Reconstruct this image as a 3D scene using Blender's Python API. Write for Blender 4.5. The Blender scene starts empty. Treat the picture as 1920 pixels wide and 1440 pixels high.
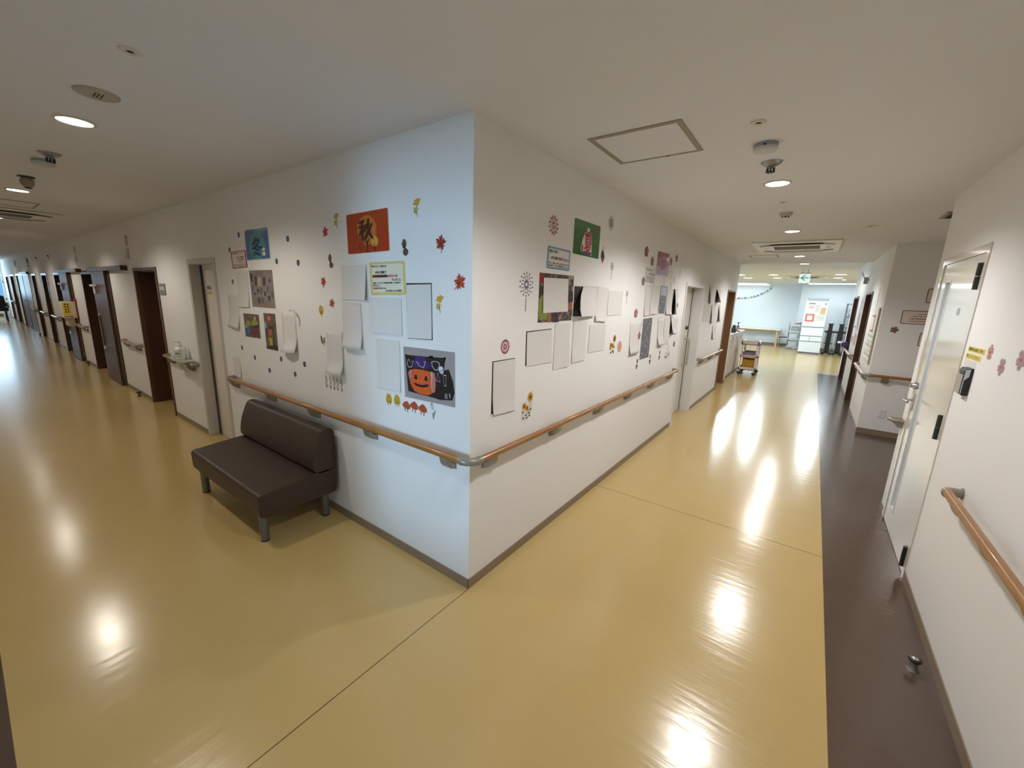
import bpy, math, random
from mathutils import Vector, Matrix
random.seed(7)
PI = math.pi
SC = bpy.context.scene
COL = SC.collection

# ------------------------------------------------------------------ camera
YAW, PITCH, ROLL = math.radians(125.996), math.radians(-12.10), math.radians(1.971)
CP = Vector((1.3855, -1.5419, 1.672)); FPX = 758.733
H = 2.5          # corridor ceiling height
W = 2.097        # corridor width (right wall plane x = W)
YS = -2.05       # south wall of the left corridor
YA = 5.65        # back wall of the alcove
YE = 8.335       # end of the middle wall, where the day room opens
YR = 11.51       # end of the right wall
XE = -28.0       # far end of the left corridor
HR = 2.6         # day-room ceiling
_f = Vector((math.cos(PITCH)*math.cos(YAW), math.cos(PITCH)*math.sin(YAW), math.sin(PITCH)))
_r0 = Vector((math.sin(YAW), -math.cos(YAW), 0)); _u0 = _r0.cross(_f)
_r = math.cos(ROLL)*_r0 + math.sin(ROLL)*_u0
_u = -math.sin(ROLL)*_r0 + math.cos(ROLL)*_u0
cam = bpy.data.cameras.new('camera'); camo = bpy.data.objects.new('camera', cam); COL.objects.link(camo)
cam.sensor_fit = 'HORIZONTAL'; cam.sensor_width = 36.0; cam.lens = FPX/1920*36.0
cam.clip_start = 0.02; cam.clip_end = 200
M3 = Matrix((_r, _u, -_f)).transposed()
camo.matrix_world = Matrix.Translation(CP) @ M3.to_4x4()
SC.camera = camo

def hit(x, y, ax, v):
    """point where the line of sight through a measured photo point meets a known plane of the building"""
    d = _f + (x-960)/FPX*_r - (y-720)/FPX*_u
    t = (v-CP[ax])/d[ax]
    return CP + t*d

# wall faces: (horizontal coordinate as seen from the corridor, height, distance off the wall) -> world
class Face:
    def __init__(s, f, m): s.P, s.px = f, m
def _pl(x, y): p = hit(x, y, 1, 0); return (p.x, p.z)
def _pm(x, y): p = hit(x, y, 0, 0); return (p.y, p.z)
def _pr(x, y): p = hit(x, y, 0, W); return (-p.y, p.z)
def _pa(x, y): p = hit(x, y, 1, YA); return (p.x, p.z)
FL = Face(lambda a, z, o=0: Vector((a, -o, z)), _pl)
FM = Face(lambda a, z, o=0: Vector((o, a, z)), _pm)
FR = Face(lambda a, z, o=0: Vector((W-o, -a, z)), _pr)
FA = Face(lambda a, z, o=0: Vector((a, YA-o, z)), _pa)

# ------------------------------------------------------------------ materials
def srgb(r, g, b):
    def c(v):
        v /= 255.0
        return v/12.92 if v <= 0.04045 else ((v+0.055)/1.055)**2.4
    return (c(r), c(g), c(b), 1)
MATS = {}
def mat(name, col, rough=0.5, metal=0.0, spec=0.5, bump=0.0, bscale=300.0, vary=0.0, vscale=8.0, emit=None, estr=0.0, coat=0.0, alpha=1.0, trans=0.0, stretch=None):
    if name in MATS: return MATS[name]
    m = bpy.data.materials.new(name); m.use_nodes = True
    nt = m.node_tree; b = nt.nodes['Principled BSDF']
    col = tuple(col) if len(col) == 4 else tuple(col)+(1,)
    b.inputs['Base Color'].default_value = col
    b.inputs['Roughness'].default_value = rough
    b.inputs['Metallic'].default_value = metal
    b.inputs['Specular IOR Level'].default_value = spec
    b.inputs['Coat Weight'].default_value = coat
    b.inputs['Alpha'].default_value = alpha
    b.inputs['Transmission Weight'].default_value = trans
    if emit is not None:
        b.inputs['Emission Color'].default_value = tuple(emit) if len(emit) == 4 else tuple(emit)+(1,)
        b.inputs['Emission Strength'].default_value = estr
    if bump or vary:
        tc = nt.nodes.new('ShaderNodeTexCoord'); mp = nt.nodes.new('ShaderNodeMapping')
        nt.links.new(tc.outputs['Object'], mp.inputs['Vector'])
        if stretch: mp.inputs['Scale'].default_value = stretch
    if vary:
        n = nt.nodes.new('ShaderNodeTexNoise'); n.inputs['Scale'].default_value = vscale; n.inputs['Detail'].default_value = 5
        nt.links.new(mp.outputs['Vector'], n.inputs['Vector'])
        r = nt.nodes.new('ShaderNodeValToRGB')
        r.color_ramp.elements[0].position = 0.3; r.color_ramp.elements[1].position = 0.7
        r.color_ramp.elements[0].color = tuple(max(0, c*(1-vary)) for c in col[:3])+(1,)
        r.color_ramp.elements[1].color = tuple(min(1, c*(1+vary)) for c in col[:3])+(1,)
        nt.links.new(n.outputs['Fac'], r.inputs['Fac']); nt.links.new(r.outputs['Color'], b.inputs['Base Color'])
    if bump:
        n = nt.nodes.new('ShaderNodeTexNoise'); n.inputs['Scale'].default_value = bscale; n.inputs['Detail'].default_value = 3
        nt.links.new(mp.outputs['Vector'], n.inputs['Vector'])
        bp = nt.nodes.new('ShaderNodeBump'); bp.inputs['Strength'].default_value = bump; bp.inputs['Distance'].default_value = 0.002
        nt.links.new(n.outputs['Fac'], bp.inputs['Height']); nt.links.new(bp.outputs['Normal'], b.inputs['Normal'])
    MATS[name] = m
    return m

def photo_mat(name, cols, scale=9.0, rough=0.25, stretch=(1, 1, 1)):
    """a printed photograph: irregular patches of several colours"""
    m = bpy.data.materials.new(name); m.use_nodes = True; nt = m.node_tree; b = nt.nodes['Principled BSDF']
    b.inputs['Roughness'].default_value = rough
    tc = nt.nodes.new('ShaderNodeTexCoord'); mp = nt.nodes.new('ShaderNodeMapping'); mp.inputs['Scale'].default_value = stretch
    nt.links.new(tc.outputs['Object'], mp.inputs['Vector'])
    n = nt.nodes.new('ShaderNodeTexNoise'); n.inputs['Scale'].default_value = scale; n.inputs['Detail'].default_value = 6; n.inputs['Roughness'].default_value = 0.6
    nt.links.new(mp.outputs['Vector'], n.inputs['Vector'])
    r = nt.nodes.new('ShaderNodeValToRGB'); e = r.color_ramp.elements
    while len(e) < len(cols): e.new(0.5)
    for i, c in enumerate(cols):
        e[i].position = 0.28 + 0.44*i/(len(cols)-1); e[i].color = srgb(*c)
    nt.links.new(n.outputs['Fac'], r.inputs['Fac']); nt.links.new(r.outputs['Color'], b.inputs['Base Color'])
    MATS[name] = m
    return m

def floor_mat():
    m = bpy.data.materials.new('vinyl_floor'); m.use_nodes = True; nt = m.node_tree; N = nt.nodes; Lk = nt.links
    b = N['Principled BSDF']
    g = N.new('ShaderNodeNewGeometry'); s = N.new('ShaderNodeSeparateXYZ'); Lk.new(g.outputs['Position'], s.inputs[0])
    def math_(op, a, bb):
        n = N.new('ShaderNodeMath'); n.operation = op
        for i, v in enumerate((a, bb)):
            if isinstance(v, (int, float)): n.inputs[i].default_value = v
            else: Lk.new(v, n.inputs[i])
        return n.outputs[0]
    X, Y = s.outputs['X'], s.outputs['Y']
    # brown border strips: along the right wall (and the alcove) and along the south wall of the left corridor
    br = math_('MULTIPLY', math_('GREATER_THAN', X, 1.682), math_('LESS_THAN', Y, YR))
    br = math_('MAXIMUM', br, math_('LESS_THAN', Y, -1.65))
    # welded sheet seams
    def seam(v, at, w=0.0022): return math_('LESS_THAN', math_('ABSOLUTE', math_('SUBTRACT', v, at), 0), w)
    s1 = math_('MULTIPLY', seam(X, 0.004), math_('LESS_THAN', Y, 0.0))
    s2 = math_('MULTIPLY', seam(Y, 1.741), math_('MULTIPLY', math_('GREATER_THAN', X, 0.0), math_('LESS_THAN', X, 1.682)))
    s3 = math_('MULTIPLY', seam(X, -16.4, 0.004), math_('LESS_THAN', Y, 0.0))
    s4 = math_('MULTIPLY', seam(Y, 3.62, 0.0016), math_('GREATER_THAN', X, 1.682))
    sm = math_('MAXIMUM', math_('MAXIMUM', s1, s2), math_('MAXIMUM', s3, s4))
    def ramp(c0, c1):
        n = N.new('ShaderNodeTexNoise'); n.inputs['Scale'].default_value = 3.0; n.inputs['Detail'].default_value = 8
        Lk.new(g.outputs['Position'], n.inputs['Vector'])
        r = N.new('ShaderNodeMix'); r.data_type = 'RGBA'
        r.inputs['A'].default_value = c0; r.inputs['B'].default_value = c1; Lk.new(n.outputs['Fac'], r.inputs['Factor'])
        return r.outputs['Result']
    beige = ramp(FLOOR_A, FLOOR_B); brown = ramp(BROWN_A, BROWN_B)
    mx = N.new('ShaderNodeMix'); mx.data_type = 'RGBA'; Lk.new(br, mx.inputs['Factor']); Lk.new(beige, mx.inputs['A']); Lk.new(brown, mx.inputs['B'])
    ms = N.new('ShaderNodeMix'); ms.data_type = 'RGBA'; Lk.new(sm, ms.inputs['Factor']); Lk.new(mx.outputs['Result'], ms.inputs['A']); ms.inputs['B'].default_value = srgb(70, 52, 26)
    Lk.new(ms.outputs['Result'], b.inputs['Base Color'])
    b.inputs['Roughness'].default_value = 0.19; b.inputs['Specular IOR Level'].default_value = 0.75
    # grain of the sheet: runs across each corridor
    lf = math_('LESS_THAN', X, 0.0)
    def grain(sx, sy, det):
        mp = N.new('ShaderNodeMapping'); mp.inputs['Scale'].default_value = (sx, sy, 1); Lk.new(g.outputs['Position'], mp.inputs['Vector'])
        n = N.new('ShaderNodeTexNoise'); n.inputs['Scale'].default_value = 1.0; n.inputs['Detail'].default_value = det
        Lk.new(mp.outputs['Vector'], n.inputs['Vector']); return n.outputs['Fac']
    ga, gb = grain(26, 3.0, 6), grain(3.0, 26, 6)
    gm = N.new('ShaderNodeMix'); gm.data_type = 'FLOAT'; Lk.new(lf, gm.inputs['Factor']); Lk.new(gb, gm.inputs['A']); Lk.new(ga, gm.inputs['B'])
    bp = N.new('ShaderNodeBump'); bp.inputs['Strength'].default_value = 0.28; bp.inputs['Distance'].default_value = 0.004
    Lk.new(gm.outputs['Result'], bp.inputs['Height']); Lk.new(bp.outputs['Normal'], b.inputs['Normal'])
    return m
FLOOR_A, FLOOR_B = srgb(196, 167, 107), srgb(202, 174, 114)
BROWN_A, BROWN_B = srgb(86, 68, 56), srgb(93, 74, 61)

M_WALL = mat('white_wallpaper', srgb(233, 231, 228), 0.85, spec=0.25, bump=0.22, bscale=420)
M_CEIL = mat('ceiling_paper', srgb(226, 226, 227), 0.9, spec=0.2, bump=0.12, bscale=420)
M_FARWALL = mat('day_room_wallpaper', srgb(228, 235, 240), 0.8, spec=0.25)
M_FLOOR = floor_mat()
M_BASE = mat('grey_brown_baseboard', srgb(138, 119, 98), 0.45, bump=0.05, bscale=60)
M_RAIL = mat('honey_oak_rail', srgb(152, 103, 52), 0.3, vary=0.18, vscale=6, stretch=(1, 1, 30), coat=0.2)
M_GREY = mat('satin_grey_metal', srgb(150, 143, 130), 0.38, metal=0.35)
M_CHROME = mat('polished_metal', srgb(205, 205, 205), 0.18, metal=1.0)
M_STEEL = mat('brushed_steel', srgb(150, 152, 152), 0.34, metal=0.85)
M_DKMETAL = mat('dark_metal', srgb(66, 66, 64), 0.35, metal=0.7)
M_BLACK = mat('black_plastic', srgb(22, 22, 24), 0.35)
M_SOFA = mat('brown_leatherette', srgb(60, 44, 34), 0.46, bump=0.1, bscale=700, vary=0.05, vscale=20)
M_WHITEDOOR = mat('white_door_paint', srgb(222, 215, 204), 0.4)
M_GREYFRAME = mat('pale_grey_frame', srgb(192, 187, 177), 0.45)
M_WOOD = mat('dark_walnut_door', srgb(76, 47, 30), 0.38, vary=0.16, vscale=3, stretch=(26, 26, 1.2), coat=0.05)
M_WOODCASE = mat('walnut_casing', srgb(94, 62, 40), 0.4, vary=0.14, vscale=3, stretch=(20, 20, 1.2))
M_STEELDOOR = mat('off_white_steel_door', srgb(214, 206, 193), 0.1, spec=1.0)
M_PAPER = mat('white_paper', srgb(219, 215, 210), 0.8, spec=0.2)
M_WHITEPL = mat('white_plastic', srgb(226, 224, 218), 0.4)
M_GREYPL = mat('grey_plastic', srgb(150, 150, 152), 0.4)
M_DARKGREY = mat('dark_grey_plastic', srgb(70, 66, 60), 0.5)
M_INK = mat('black_ink', srgb(28, 26, 26), 0.6)
M_INKRED = mat('red_ink', srgb(190, 30, 36), 0.6)
M_GLASS = None

def glass_mat(name, tint, mixf=0.12):
    m = bpy.data.materials.new(name); m.use_nodes = True; nt = m.node_tree
    nt.nodes.remove(nt.nodes['Principled BSDF']); out = nt.nodes['Material Output']
    t = nt.nodes.new('ShaderNodeBsdfTransparent'); t.inputs[0].default_value = tint
    g = nt.nodes.new('ShaderNodeBsdfGlossy'); g.inputs['Roughness'].default_value = 0.02
    mx = nt.nodes.new('ShaderNodeMixShader'); mx.inputs[0].default_value = mixf
    nt.links.new(t.outputs[0], mx.inputs[1]); nt.links.new(g.outputs[0], mx.inputs[2]); nt.links.new(mx.outputs[0], out.inputs[0])
    return m
M_GLASS = glass_mat('window_glass', (0.95, 0.98, 1, 1))

# ------------------------------------------------------------------ mesh building
class MB:
    def __init__(s): s.v = []; s.f = []; s.m = []; s.sm = []
    def add(s, vs, fs, mi=0, smooth=False):
        o = len(s.v); s.v += [Vector(p) for p in vs]
        for f in fs: s.f.append([i+o for i in f]); s.m.append(mi); s.sm.append(smooth)
        return s
    def box(s, a, b, mi=0):
        x0, y0, z0 = (min(a[i], b[i]) for i in range(3)); x1, y1, z1 = (max(a[i], b[i]) for i in range(3))
        return s.add([(x0,y0,z0),(x1,y0,z0),(x1,y1,z0),(x0,y1,z0),(x0,y0,z1),(x1,y0,z1),(x1,y1,z1),(x0,y1,z1)],
                     [(3,2,1,0),(4,5,6,7),(0,1,5,4),(1,2,6,5),(2,3,7,6),(3,0,4,7)], mi)
    def ring_tube(s, pts, radii, n=16, mi=0, caps=True, squash=None):
        pts = [Vector(p) for p in pts]; rings = []; up = None
        for i, p in enumerate(pts):
            if i == 0: t = pts[1]-pts[0]
            elif i == len(pts)-1: t = pts[-1]-pts[-2]
            else: t = (pts[i+1]-p).normalized()+(p-pts[i-1]).normalized()
            t.normalize()
            if up is None:
                up = Vector((0, 0, 1)) if abs(t.z) < 0.9 else Vector((1, 0, 0))
            sd = t.cross(up).normalized(); up2 = sd.cross(t).normalized(); up = up2
            r = radii[i] if isinstance(radii, (list, tuple)) else radii
            sq = squash or (1, 1)
            rings.append([p+sd*(r*sq[0]*math.cos(2*PI*k/n))+up2*(r*sq[1]*math.sin(2*PI*k/n)) for k in range(n)])
        vs = [q for rg in rings for q in rg]; fs = []
        for i in range(len(rings)-1):
            for k in range(n):
                fs.append((i*n+k, i*n+(k+1) % n, (i+1)*n+(k+1) % n, (i+1)*n+k))
        s.add(vs, fs, mi, True)
        if caps:
            s.add(rings[0], [tuple(range(n))[::-1]], mi); s.add(rings[-1], [tuple(range(n))], mi)
        return s
    def cyl(s, p0, p1, r, r1=None, n=20, mi=0): return s.ring_tube([p0, p1], [r, r if r1 is None else r1], n, mi)
    def lathe(s, c, prof, axis='z', n=28, mi=0, sgn=1):
        """prof: list of (radius, height); axis z up from c (sgn -1: hanging down)"""
        c = Vector(c); vs = []; fs = []
        for (r, h) in prof:
            for k in range(n):
                a = 2*PI*k/n
                if axis == 'z': d = Vector((r*math.cos(a), r*math.sin(a), sgn*h))
                elif axis == 'y': d = Vector((r*math.cos(a), sgn*h, r*math.sin(a)))
                else: d = Vector((sgn*h, r*math.cos(a), r*math.sin(a)))
                vs.append(c+d)
        for i in range(len(prof)-1):
            for k in range(n): fs.append((i*n+k, i*n+(k+1) % n, (i+1)*n+(k+1) % n, (i+1)*n+k))
        s.add(vs, fs, mi, True)
        for i in (0, -1):
            if prof[i][0] > 1e-5:
                o = vs[:n] if i == 0 else vs[-n:]
                s.add(o, [tuple(range(n))], mi)
        return s
    def prism(s, poly, fn, d0, d1, mi=0, smooth=False):
        """poly 2D; fn(a, b, d) -> 3D"""
        n = len(poly); vs = [fn(a, b, d0) for a, b in poly]+[fn(a, b, d1) for a, b in poly]
        s.add(vs, [tuple(range(n))[::-1], tuple(range(n, 2*n))], mi)
        s.add(vs, [(i, (i+1) % n, n+(i+1) % n, n+i) for i in range(n)], mi, smooth)
        return s
    def build(s, name, mats, parent=None, loc=None, bevel=0, seg=2, sub=0, kind=None):
        if not isinstance(mats, (list, tuple)): mats = [mats]
        lo = Vector(tuple(min(p[i] for p in s.v) for i in range(3))); hi = Vector(tuple(max(p[i] for p in s.v) for i in range(3)))
        if loc is None: loc = Vector(((lo.x+hi.x)/2, (lo.y+hi.y)/2, lo.z))
        loc = Vector(loc)
        me = bpy.data.meshes.new(name); me.from_pydata([p-loc for p in s.v], [], s.f)
        for m in mats: me.materials.append(m)
        me.polygons.foreach_set('material_index', s.m); me.polygons.foreach_set('use_smooth', s.sm)
        me.validate(); me.update()
        o = bpy.data.objects.new(name, me); COL.objects.link(o); put(o, loc, parent)
        if bevel:
            bv = o.modifiers.new('bevel', 'BEVEL'); bv.width = bevel; bv.segments = seg; bv.limit_method = 'ANGLE'; bv.angle_limit = math.radians(40)
        if sub:
            ss = o.modifiers.new('sub', 'SUBSURF'); ss.levels = sub; ss.render_levels = sub
        if kind: o['kind'] = kind
        return o
WLOC = {}
def put(o, loc, parent=None):
    loc = Vector(loc); WLOC[o.name] = loc
    if parent is not None:
        o.parent = parent; o.location = loc-WLOC[parent.name]
    else: o.location = loc
def tag(o, label, cat, group=None, kind=None):
    o['label'] = label; o['category'] = cat
    if group: o['group'] = group
    if kind: o['kind'] = kind
    return o
def thing(name, label, cat, loc, group=None, kind=None):
    o = bpy.data.objects.new(name, None); COL.objects.link(o); o.empty_display_size = 0.05; put(o, loc)
    return tag(o, label, cat, group, kind)
def struct(o, label, cat): return tag(o, label, cat, None, 'structure')

# ------------------------------------------------------------------ flat paper things on walls
def text2d(body, bold=0.012):
    c = bpy.data.curves.new('lettering', 'FONT'); c.body = body; c.size = 1.0; c.offset = bold; c.resolution_u = 2
    o = bpy.data.objects.new('lettering', c); COL.objects.link(o)
    dg = bpy.context.evaluated_depsgraph_get(); ev = o.evaluated_get(dg); me = ev.to_mesh()
    vs = [(v.co.x, v.co.y) for v in me.vertices]; fs = [tuple(p.vertices) for p in me.polygons]
    ev.to_mesh_clear(); bpy.data.objects.remove(o); bpy.data.curves.remove(c)
    return vs, fs
def rrect(u0, v0, u1, v1, r=0.05, rv=None, n=4):
    rv = r if rv is None else rv; p = []
    for (cu, cv, a0) in ((u1-r, v0+rv, -90), (u1-r, v1-rv, 0), (u0+r, v1-rv, 90), (u0+r, v0+rv, 180)):
        for k in range(n+1):
            a = math.radians(a0+90*k/n); p.append((cu+r*math.cos(a), cv+rv*math.sin(a)))
    return p
def rect(u0, v0, u1, v1): return [(u0, v0), (u1, v0), (u1, v1), (u0, v1)]
def disc(cu, cv, r, rv=None, n=18, a0=0): 
    rv = r if rv is None else rv
    return [(cu+r*math.cos(a0+2*PI*k/n), cv+rv*math.sin(a0+2*PI*k/n)) for k in range(n)]
def quad_map(face, q):
    (a0, z0), (a1, z1), (a2, z2), (a3, z3) = [face.px(*p) for p in q]   # TL TR BR BL
    def fn(u, v, o):
        a = (1-v)*((1-u)*a0+u*a1)+v*((1-u)*a3+u*a2); z = (1-v)*((1-u)*z0+u*z1)+v*((1-u)*z3+u*z2)
        return face.P(a, z, o)
    return fn
def sheet(name, label, cat, face, q, layers, texts=(), off=0.0015, group=None, step=0.0005):
    """flat printed sheet; layers of coloured shapes in unit coordinates (u right, v down)"""
    fn = quad_map(face, q) if q else (lambda u, v, o: face.P(*face.px(u, v), o)); mb = MB(); mats = []
    for i, (m, polys) in enumerate(layers):
        if m not in mats: mats.append(m)
        o = off+i*step
        for p in polys: mb.add([fn(u, v, o) for u, v in p], [tuple(range(len(p)))], mats.index(m))
    # edge thickness back to the wall for the first layer
    p0 = layers[0][1][0]; n = len(p0)
    mb.add([fn(u, v, off) for u, v in p0]+[fn(u, v, 0.0) for u, v in p0], [(i, (i+1) % n, n+(i+1) % n, n+i) for i in range(n)], 0)
    o = tag(mb.build(name, mats), label, cat, group)
    if texts:
        tm = {}
        for (body, u0, v0, u1, v1, m) in texts:
            vs, fs = text2d(body, 0.012)
            if not vs: continue
            x0, x1 = min(p[0] for p in vs), max(p[0] for p in vs); y0, y1 = min(p[1] for p in vs), max(p[1] for p in vs)
            t = tm.setdefault(m, MB()); base = off+len(layers)*step+0.0003
            sh = ((0, 0), (.03, 0), (0, .03)) if len(body) > 1 else ((0, 0), (.018, 0), (-.018, 0), (0, .014), (0, -.014))
            if body == '夏': sh = ((0, 0), (.012, 0))
            for k, (dx, dy) in enumerate(sh):
                t.add([fn(u0+(x+dx-x0)/(x1-x0)*(u1-u0), v1-(y+dy-y0)/(y1-y0)*(v1-v0), base+k*0.00004) for x, y in vs], fs, 0)
        for m, t in tm.items():
            t.build('lettering', m, o)
    return o
def paper(label, face, q, curl=0.0, side=0.0, off=0.0025, group='blank white sheets', dark=None, name='blank_sheet', cat='paper', m=None, lc=0.0):
    """blank sheet taped at the top; curl lifts the bottom edge, side lifts right(+)/left(-) edge"""
    fn = quad_map(face, q); n = 10; mb = MB(); vs = []
    for j in range(n+1):
        for i in range(n+1):
            u, v = i/n, j/n
            o = off+0.45*curl*max(0, (v-0.55)/0.45)**2
            if side > 0: o += side*max(0, (u-0.4)/0.6)**2*v
            elif side < 0: o += -side*max(0, (0.6-u)/0.6)**2*v
            o += lc*math.sin(PI*u)*v*v
            vs.append(fn(u, v, o))
    fs = [(j*(n+1)+i, (j+1)*(n+1)+i, (j+1)*(n+1)+i+1, j*(n+1)+i+1) for j in range(n) for i in range(n)]
    mb.add(vs, fs, 0, curl > 0.03)
    ob = tag(mb.build(name, [m or M_PAPER]), label, cat, group)
    sd = ob.modifiers.new('thick', 'SOLIDIFY'); sd.thickness = 0.0006; sd.offset = 0
    return ob
def sticker(name, label, cat, face, c, layers, group=None, off=0.0012, step=0.0004, px=True):
    """small cut-out sticker; shapes in metres about its centre (x right, y up)"""
    a0, z0 = face.px(*c) if px else c
    mb = MB(); mats = []
    for i, (m, polys) in enumerate(layers):
        if m not in mats: mats.append(m)
        for p in polys:
            mb.add([face.P(a0+x, z0+y, off+i*step) for x, y in p], [tuple(range(len(p)))], mats.index(m))
            n = len(p); mb.add([face.P(a0+x, z0+y, off+i*step) for x, y in p]+[face.P(a0+x, z0+y, 0.0) for x, y in p], [(k, (k+1) % n, n+(k+1) % n, n+k) for k in range(n)], mats.index(m))
    return tag(mb.build(name, mats), label, cat, group)

# ------------------------------------------------------------------ the setting
def wall_strip(mb, ax, c0, c1, s0, s1, z1, openings, mi=0):
    """wall running along axis ax from s0 to s1, thickness c0..c1 on the other axis, holes (a, b, top)"""
    def bx(a, b, za, zb):
        if b-a < 1e-4: return
        if ax == 'x': mb.box((a, c0, za), (b, c1, zb), mi)
        else: mb.box((c0, a, za), (c1, b, zb), mi)
    cur = s0
    for (a, b, top) in sorted(openings):
        bx(cur, a, 0, z1); bx(a, b, top, z1); cur = b
    bx(cur, s1, 0, z1)
OPL = [(-4.03, -3.275, 1.945), (-6.20, -5.16, 1.885), (-9.96, -7.72, 1.885), (-13.35, -11.15, 1.88), (-15.55, -14.55, 1.87),
       (-17.70, -16.70, 1.87), (-22.35, -18.55, 1.89), (-24.75, -23.25, 1.87), (-26.9, -25.75, 1.85)]
OPM = [(4.115, 5.165, 1.935), (7.235, 8.12, 1.95)]
OPR = [(7.17, 8.21, 1.955), (9.75, 11.0, 1.935)]
ODR = [(1.795, 2.80, 2.045)]
mb = MB(); wall_strip(mb, 'x', 0.0, 0.2, XE, 0.0, H, OPL); struct(mb.build('wall_left', M_WALL), 'white papered wall of the left corridor with a row of doors', 'wall')
mb = MB(); wall_strip(mb, 'y', -0.2, 0.0, 0.2, YE, H, OPM); struct(mb.build('wall_middle', M_WALL), 'white papered wall right of the corner with summer and spring displays', 'wall')
mb = MB(); wall_strip(mb, 'y', W, W+0.2, -2.05, 2.955, H, ODR); struct(mb.build('wall_right', M_WALL), 'white wall at the right edge holding the steel door', 'wall')
mb = MB(); wall_strip(mb, 'y', W, W+0.2, YA, YR, HR+0.1, OPR); struct(mb.build('wall_right_far', M_WALL), 'white wall on the right past the alcove with two brown doorways', 'wall')
mb = MB(); mb.box((W+0.2, YA, 0), (3.7, YA+0.2, H)); struct(mb.build('wall_alcove_back', M_WALL), 'white wall facing the camera with brown framed notices', 'wall')
mb = MB(); mb.box((3.6, 2.755, 0), (3.8, YA, H)); struct(mb.build('wall_alcove_side', M_WALL), 'hidden side wall of the alcove', 'wall')
mb = MB(); mb.box((W+0.2, 2.755, 0), (3.6, 2.955, H)); struct(mb.build('wall_alcove_front', M_WALL), 'wall behind the steel door closing the alcove', 'wall')
SDR = (-0.80, 0.12, 2.1)
mb = MB(); wall_strip(mb, 'x', YS-0.2, YS, XE, W+0.2, H, [SDR]); struct(mb.build('wall_south', M_WALL), 'south wall of the left corridor', 'wall')
mb = MB(); mb.box((-1.3, YS-6.1, 0), (-1.1, YS-0.2, H)); mb.box((0.4, YS-6.1, 0), (0.6, YS-0.2, H)); mb.box((-1.1, YS-6.1, 0), (0.4, YS-5.9, 0.35)); mb.box((-1.1, YS-6.1, 2.15), (0.4, YS-5.9, H))
struct(mb.build('wall_south_baffle', M_WALL), 'added unseen walls narrowing the daylight behind the glazed south door', 'wall')  # passage added out of view to narrow the beam of daylight
# end wall of the left corridor with a wide window
mb = MB(); mb.box((XE-0.2, YS, 0), (XE, 0.2, 0.8)); mb.box((XE-0.2, YS, 2.3), (XE, 0.2, H)); mb.box((XE-0.2, -0.03, 0.8), (XE, 0.2, 2.3)); mb.box((XE-0.2, YS, 0.8), (XE, YS+0.1, 2.3))
struct(mb.build('wall_end', M_WALL), 'end wall of the left corridor around the bright window', 'wall')
# day room
XL, XR_, YF, YJ = -6.2, 5.0, 19.65, 18.75
mb = MB(); mb.box((XL, YF, 0), (1.05, YF+0.2, HR)); mb.box((0.85, YJ, 0), (1.05, YF, HR)); mb.box((1.05, YJ, 0), (XR_, YJ+0.2, HR))
struct(mb.build('wall_far', M_FARWALL), 'pale far wall of the day room behind the table and the fridge', 'wall')
mb = MB(); mb.box((XR_, YR-0.2, 0), (XR_+0.2, YJ+0.2, HR)); mb.box((W+0.2, YR-0.2, 0), (XR_, YR, HR)); struct(mb.build('wall_day_room_right', M_FARWALL), 'right wall of the day room', 'wall')
mb = MB()
mb.box((XL-0.2, YE-0.2, 0), (XL, YF+0.2, 0.5)); mb.box((XL-0.2, YE-0.2, 2.3), (XL, YF+0.2, HR)); mb.box((XL-0.2, YE-0.2, 0.5), (XL, YE+0.6, 2.3)); mb.box((XL-0.2, YF-0.4, 0.5), (XL, YF+0.2, 2.3))
struct(mb.build('wall_day_room_left', M_FARWALL), 'window wall on the left of the day room', 'wall')
mb = MB(); mb.box((XL, YE-0.2, 0), (-0.2, YE, HR)); struct(mb.build('wall_day_room_near', M_FARWALL), 'day room wall beside the corridor opening', 'wall')
mb = MB(); mb.box((-1.3, YS-6.1, -0.1), (0.6, YS-0.2, 0)); mb.box((XE-0.2, YS-0.2, -0.1), (XR_+0.2, 0.2, 0)); mb.box((-0.2, 0.2, -0.1), (3.8, YE, 0)); mb.box((XL-0.2, YE, -0.1), (XR_+0.2, YF+0.2, 0))
struct(mb.build('floor', M_FLOOR), 'glossy beige vinyl floor with dark brown border strips', 'floor')
mb = MB(); mb.box((-1.3, YS-6.1, H), (0.6, YS-0.2, H+0.12)); mb.box((XE-0.2, YS-0.2, H), (W+0.2, 0.2, H+0.12)); mb.box((-0.2, 0.2, H), (3.8, YE, H+0.12))
struct(mb.build('ceiling', M_CEIL), 'plain white corridor ceiling', 'ceiling')
mb = MB(); mb.box((XL-0.2, YE, HR), (XR_+0.2, YF+0.2, HR+0.1)); struct(mb.build('ceiling_day_room', M_CEIL), 'white ceiling of the day room beyond the corridor', 'ceiling')

# baseboards
def baseboard(name, ax, c, sgn, s0, s1, gaps, lab, t=0.006, h=0.06):
    mb = MB(); cur = s0
    for a, b in sorted(gaps)+[(s1, s1)]:
        if a-cur > 0.01:
            if ax == 'x': mb.box((cur, c, 0), (a, c+sgn*t, h))
            else: mb.box((c, cur, 0), (c+sgn*t, a, h))
        cur = b
    struct(mb.build(name, M_BASE), lab, 'baseboard')
g = lambda op, m=0.03: [(a-m, b+m) for a, b, _ in op]
baseboard('baseboard_left', 'x', 0, -1, XE, 0.006, g(OPL), 'grey brown baseboard along the left corridor wall')
baseboard('baseboard_middle', 'y', 0, 1, -0.006, YE, g(OPM), 'grey brown baseboard right of the corner')
baseboard('baseboard_right', 'y', W, -1, YS, 2.955, g(ODR, 0.0), 'grey brown baseboard under the right wall')
baseboard('baseboard_right_far', 'y', W, -1, YA-0.006, YR, g(OPR), 'baseboard under the far right wall')
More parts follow.
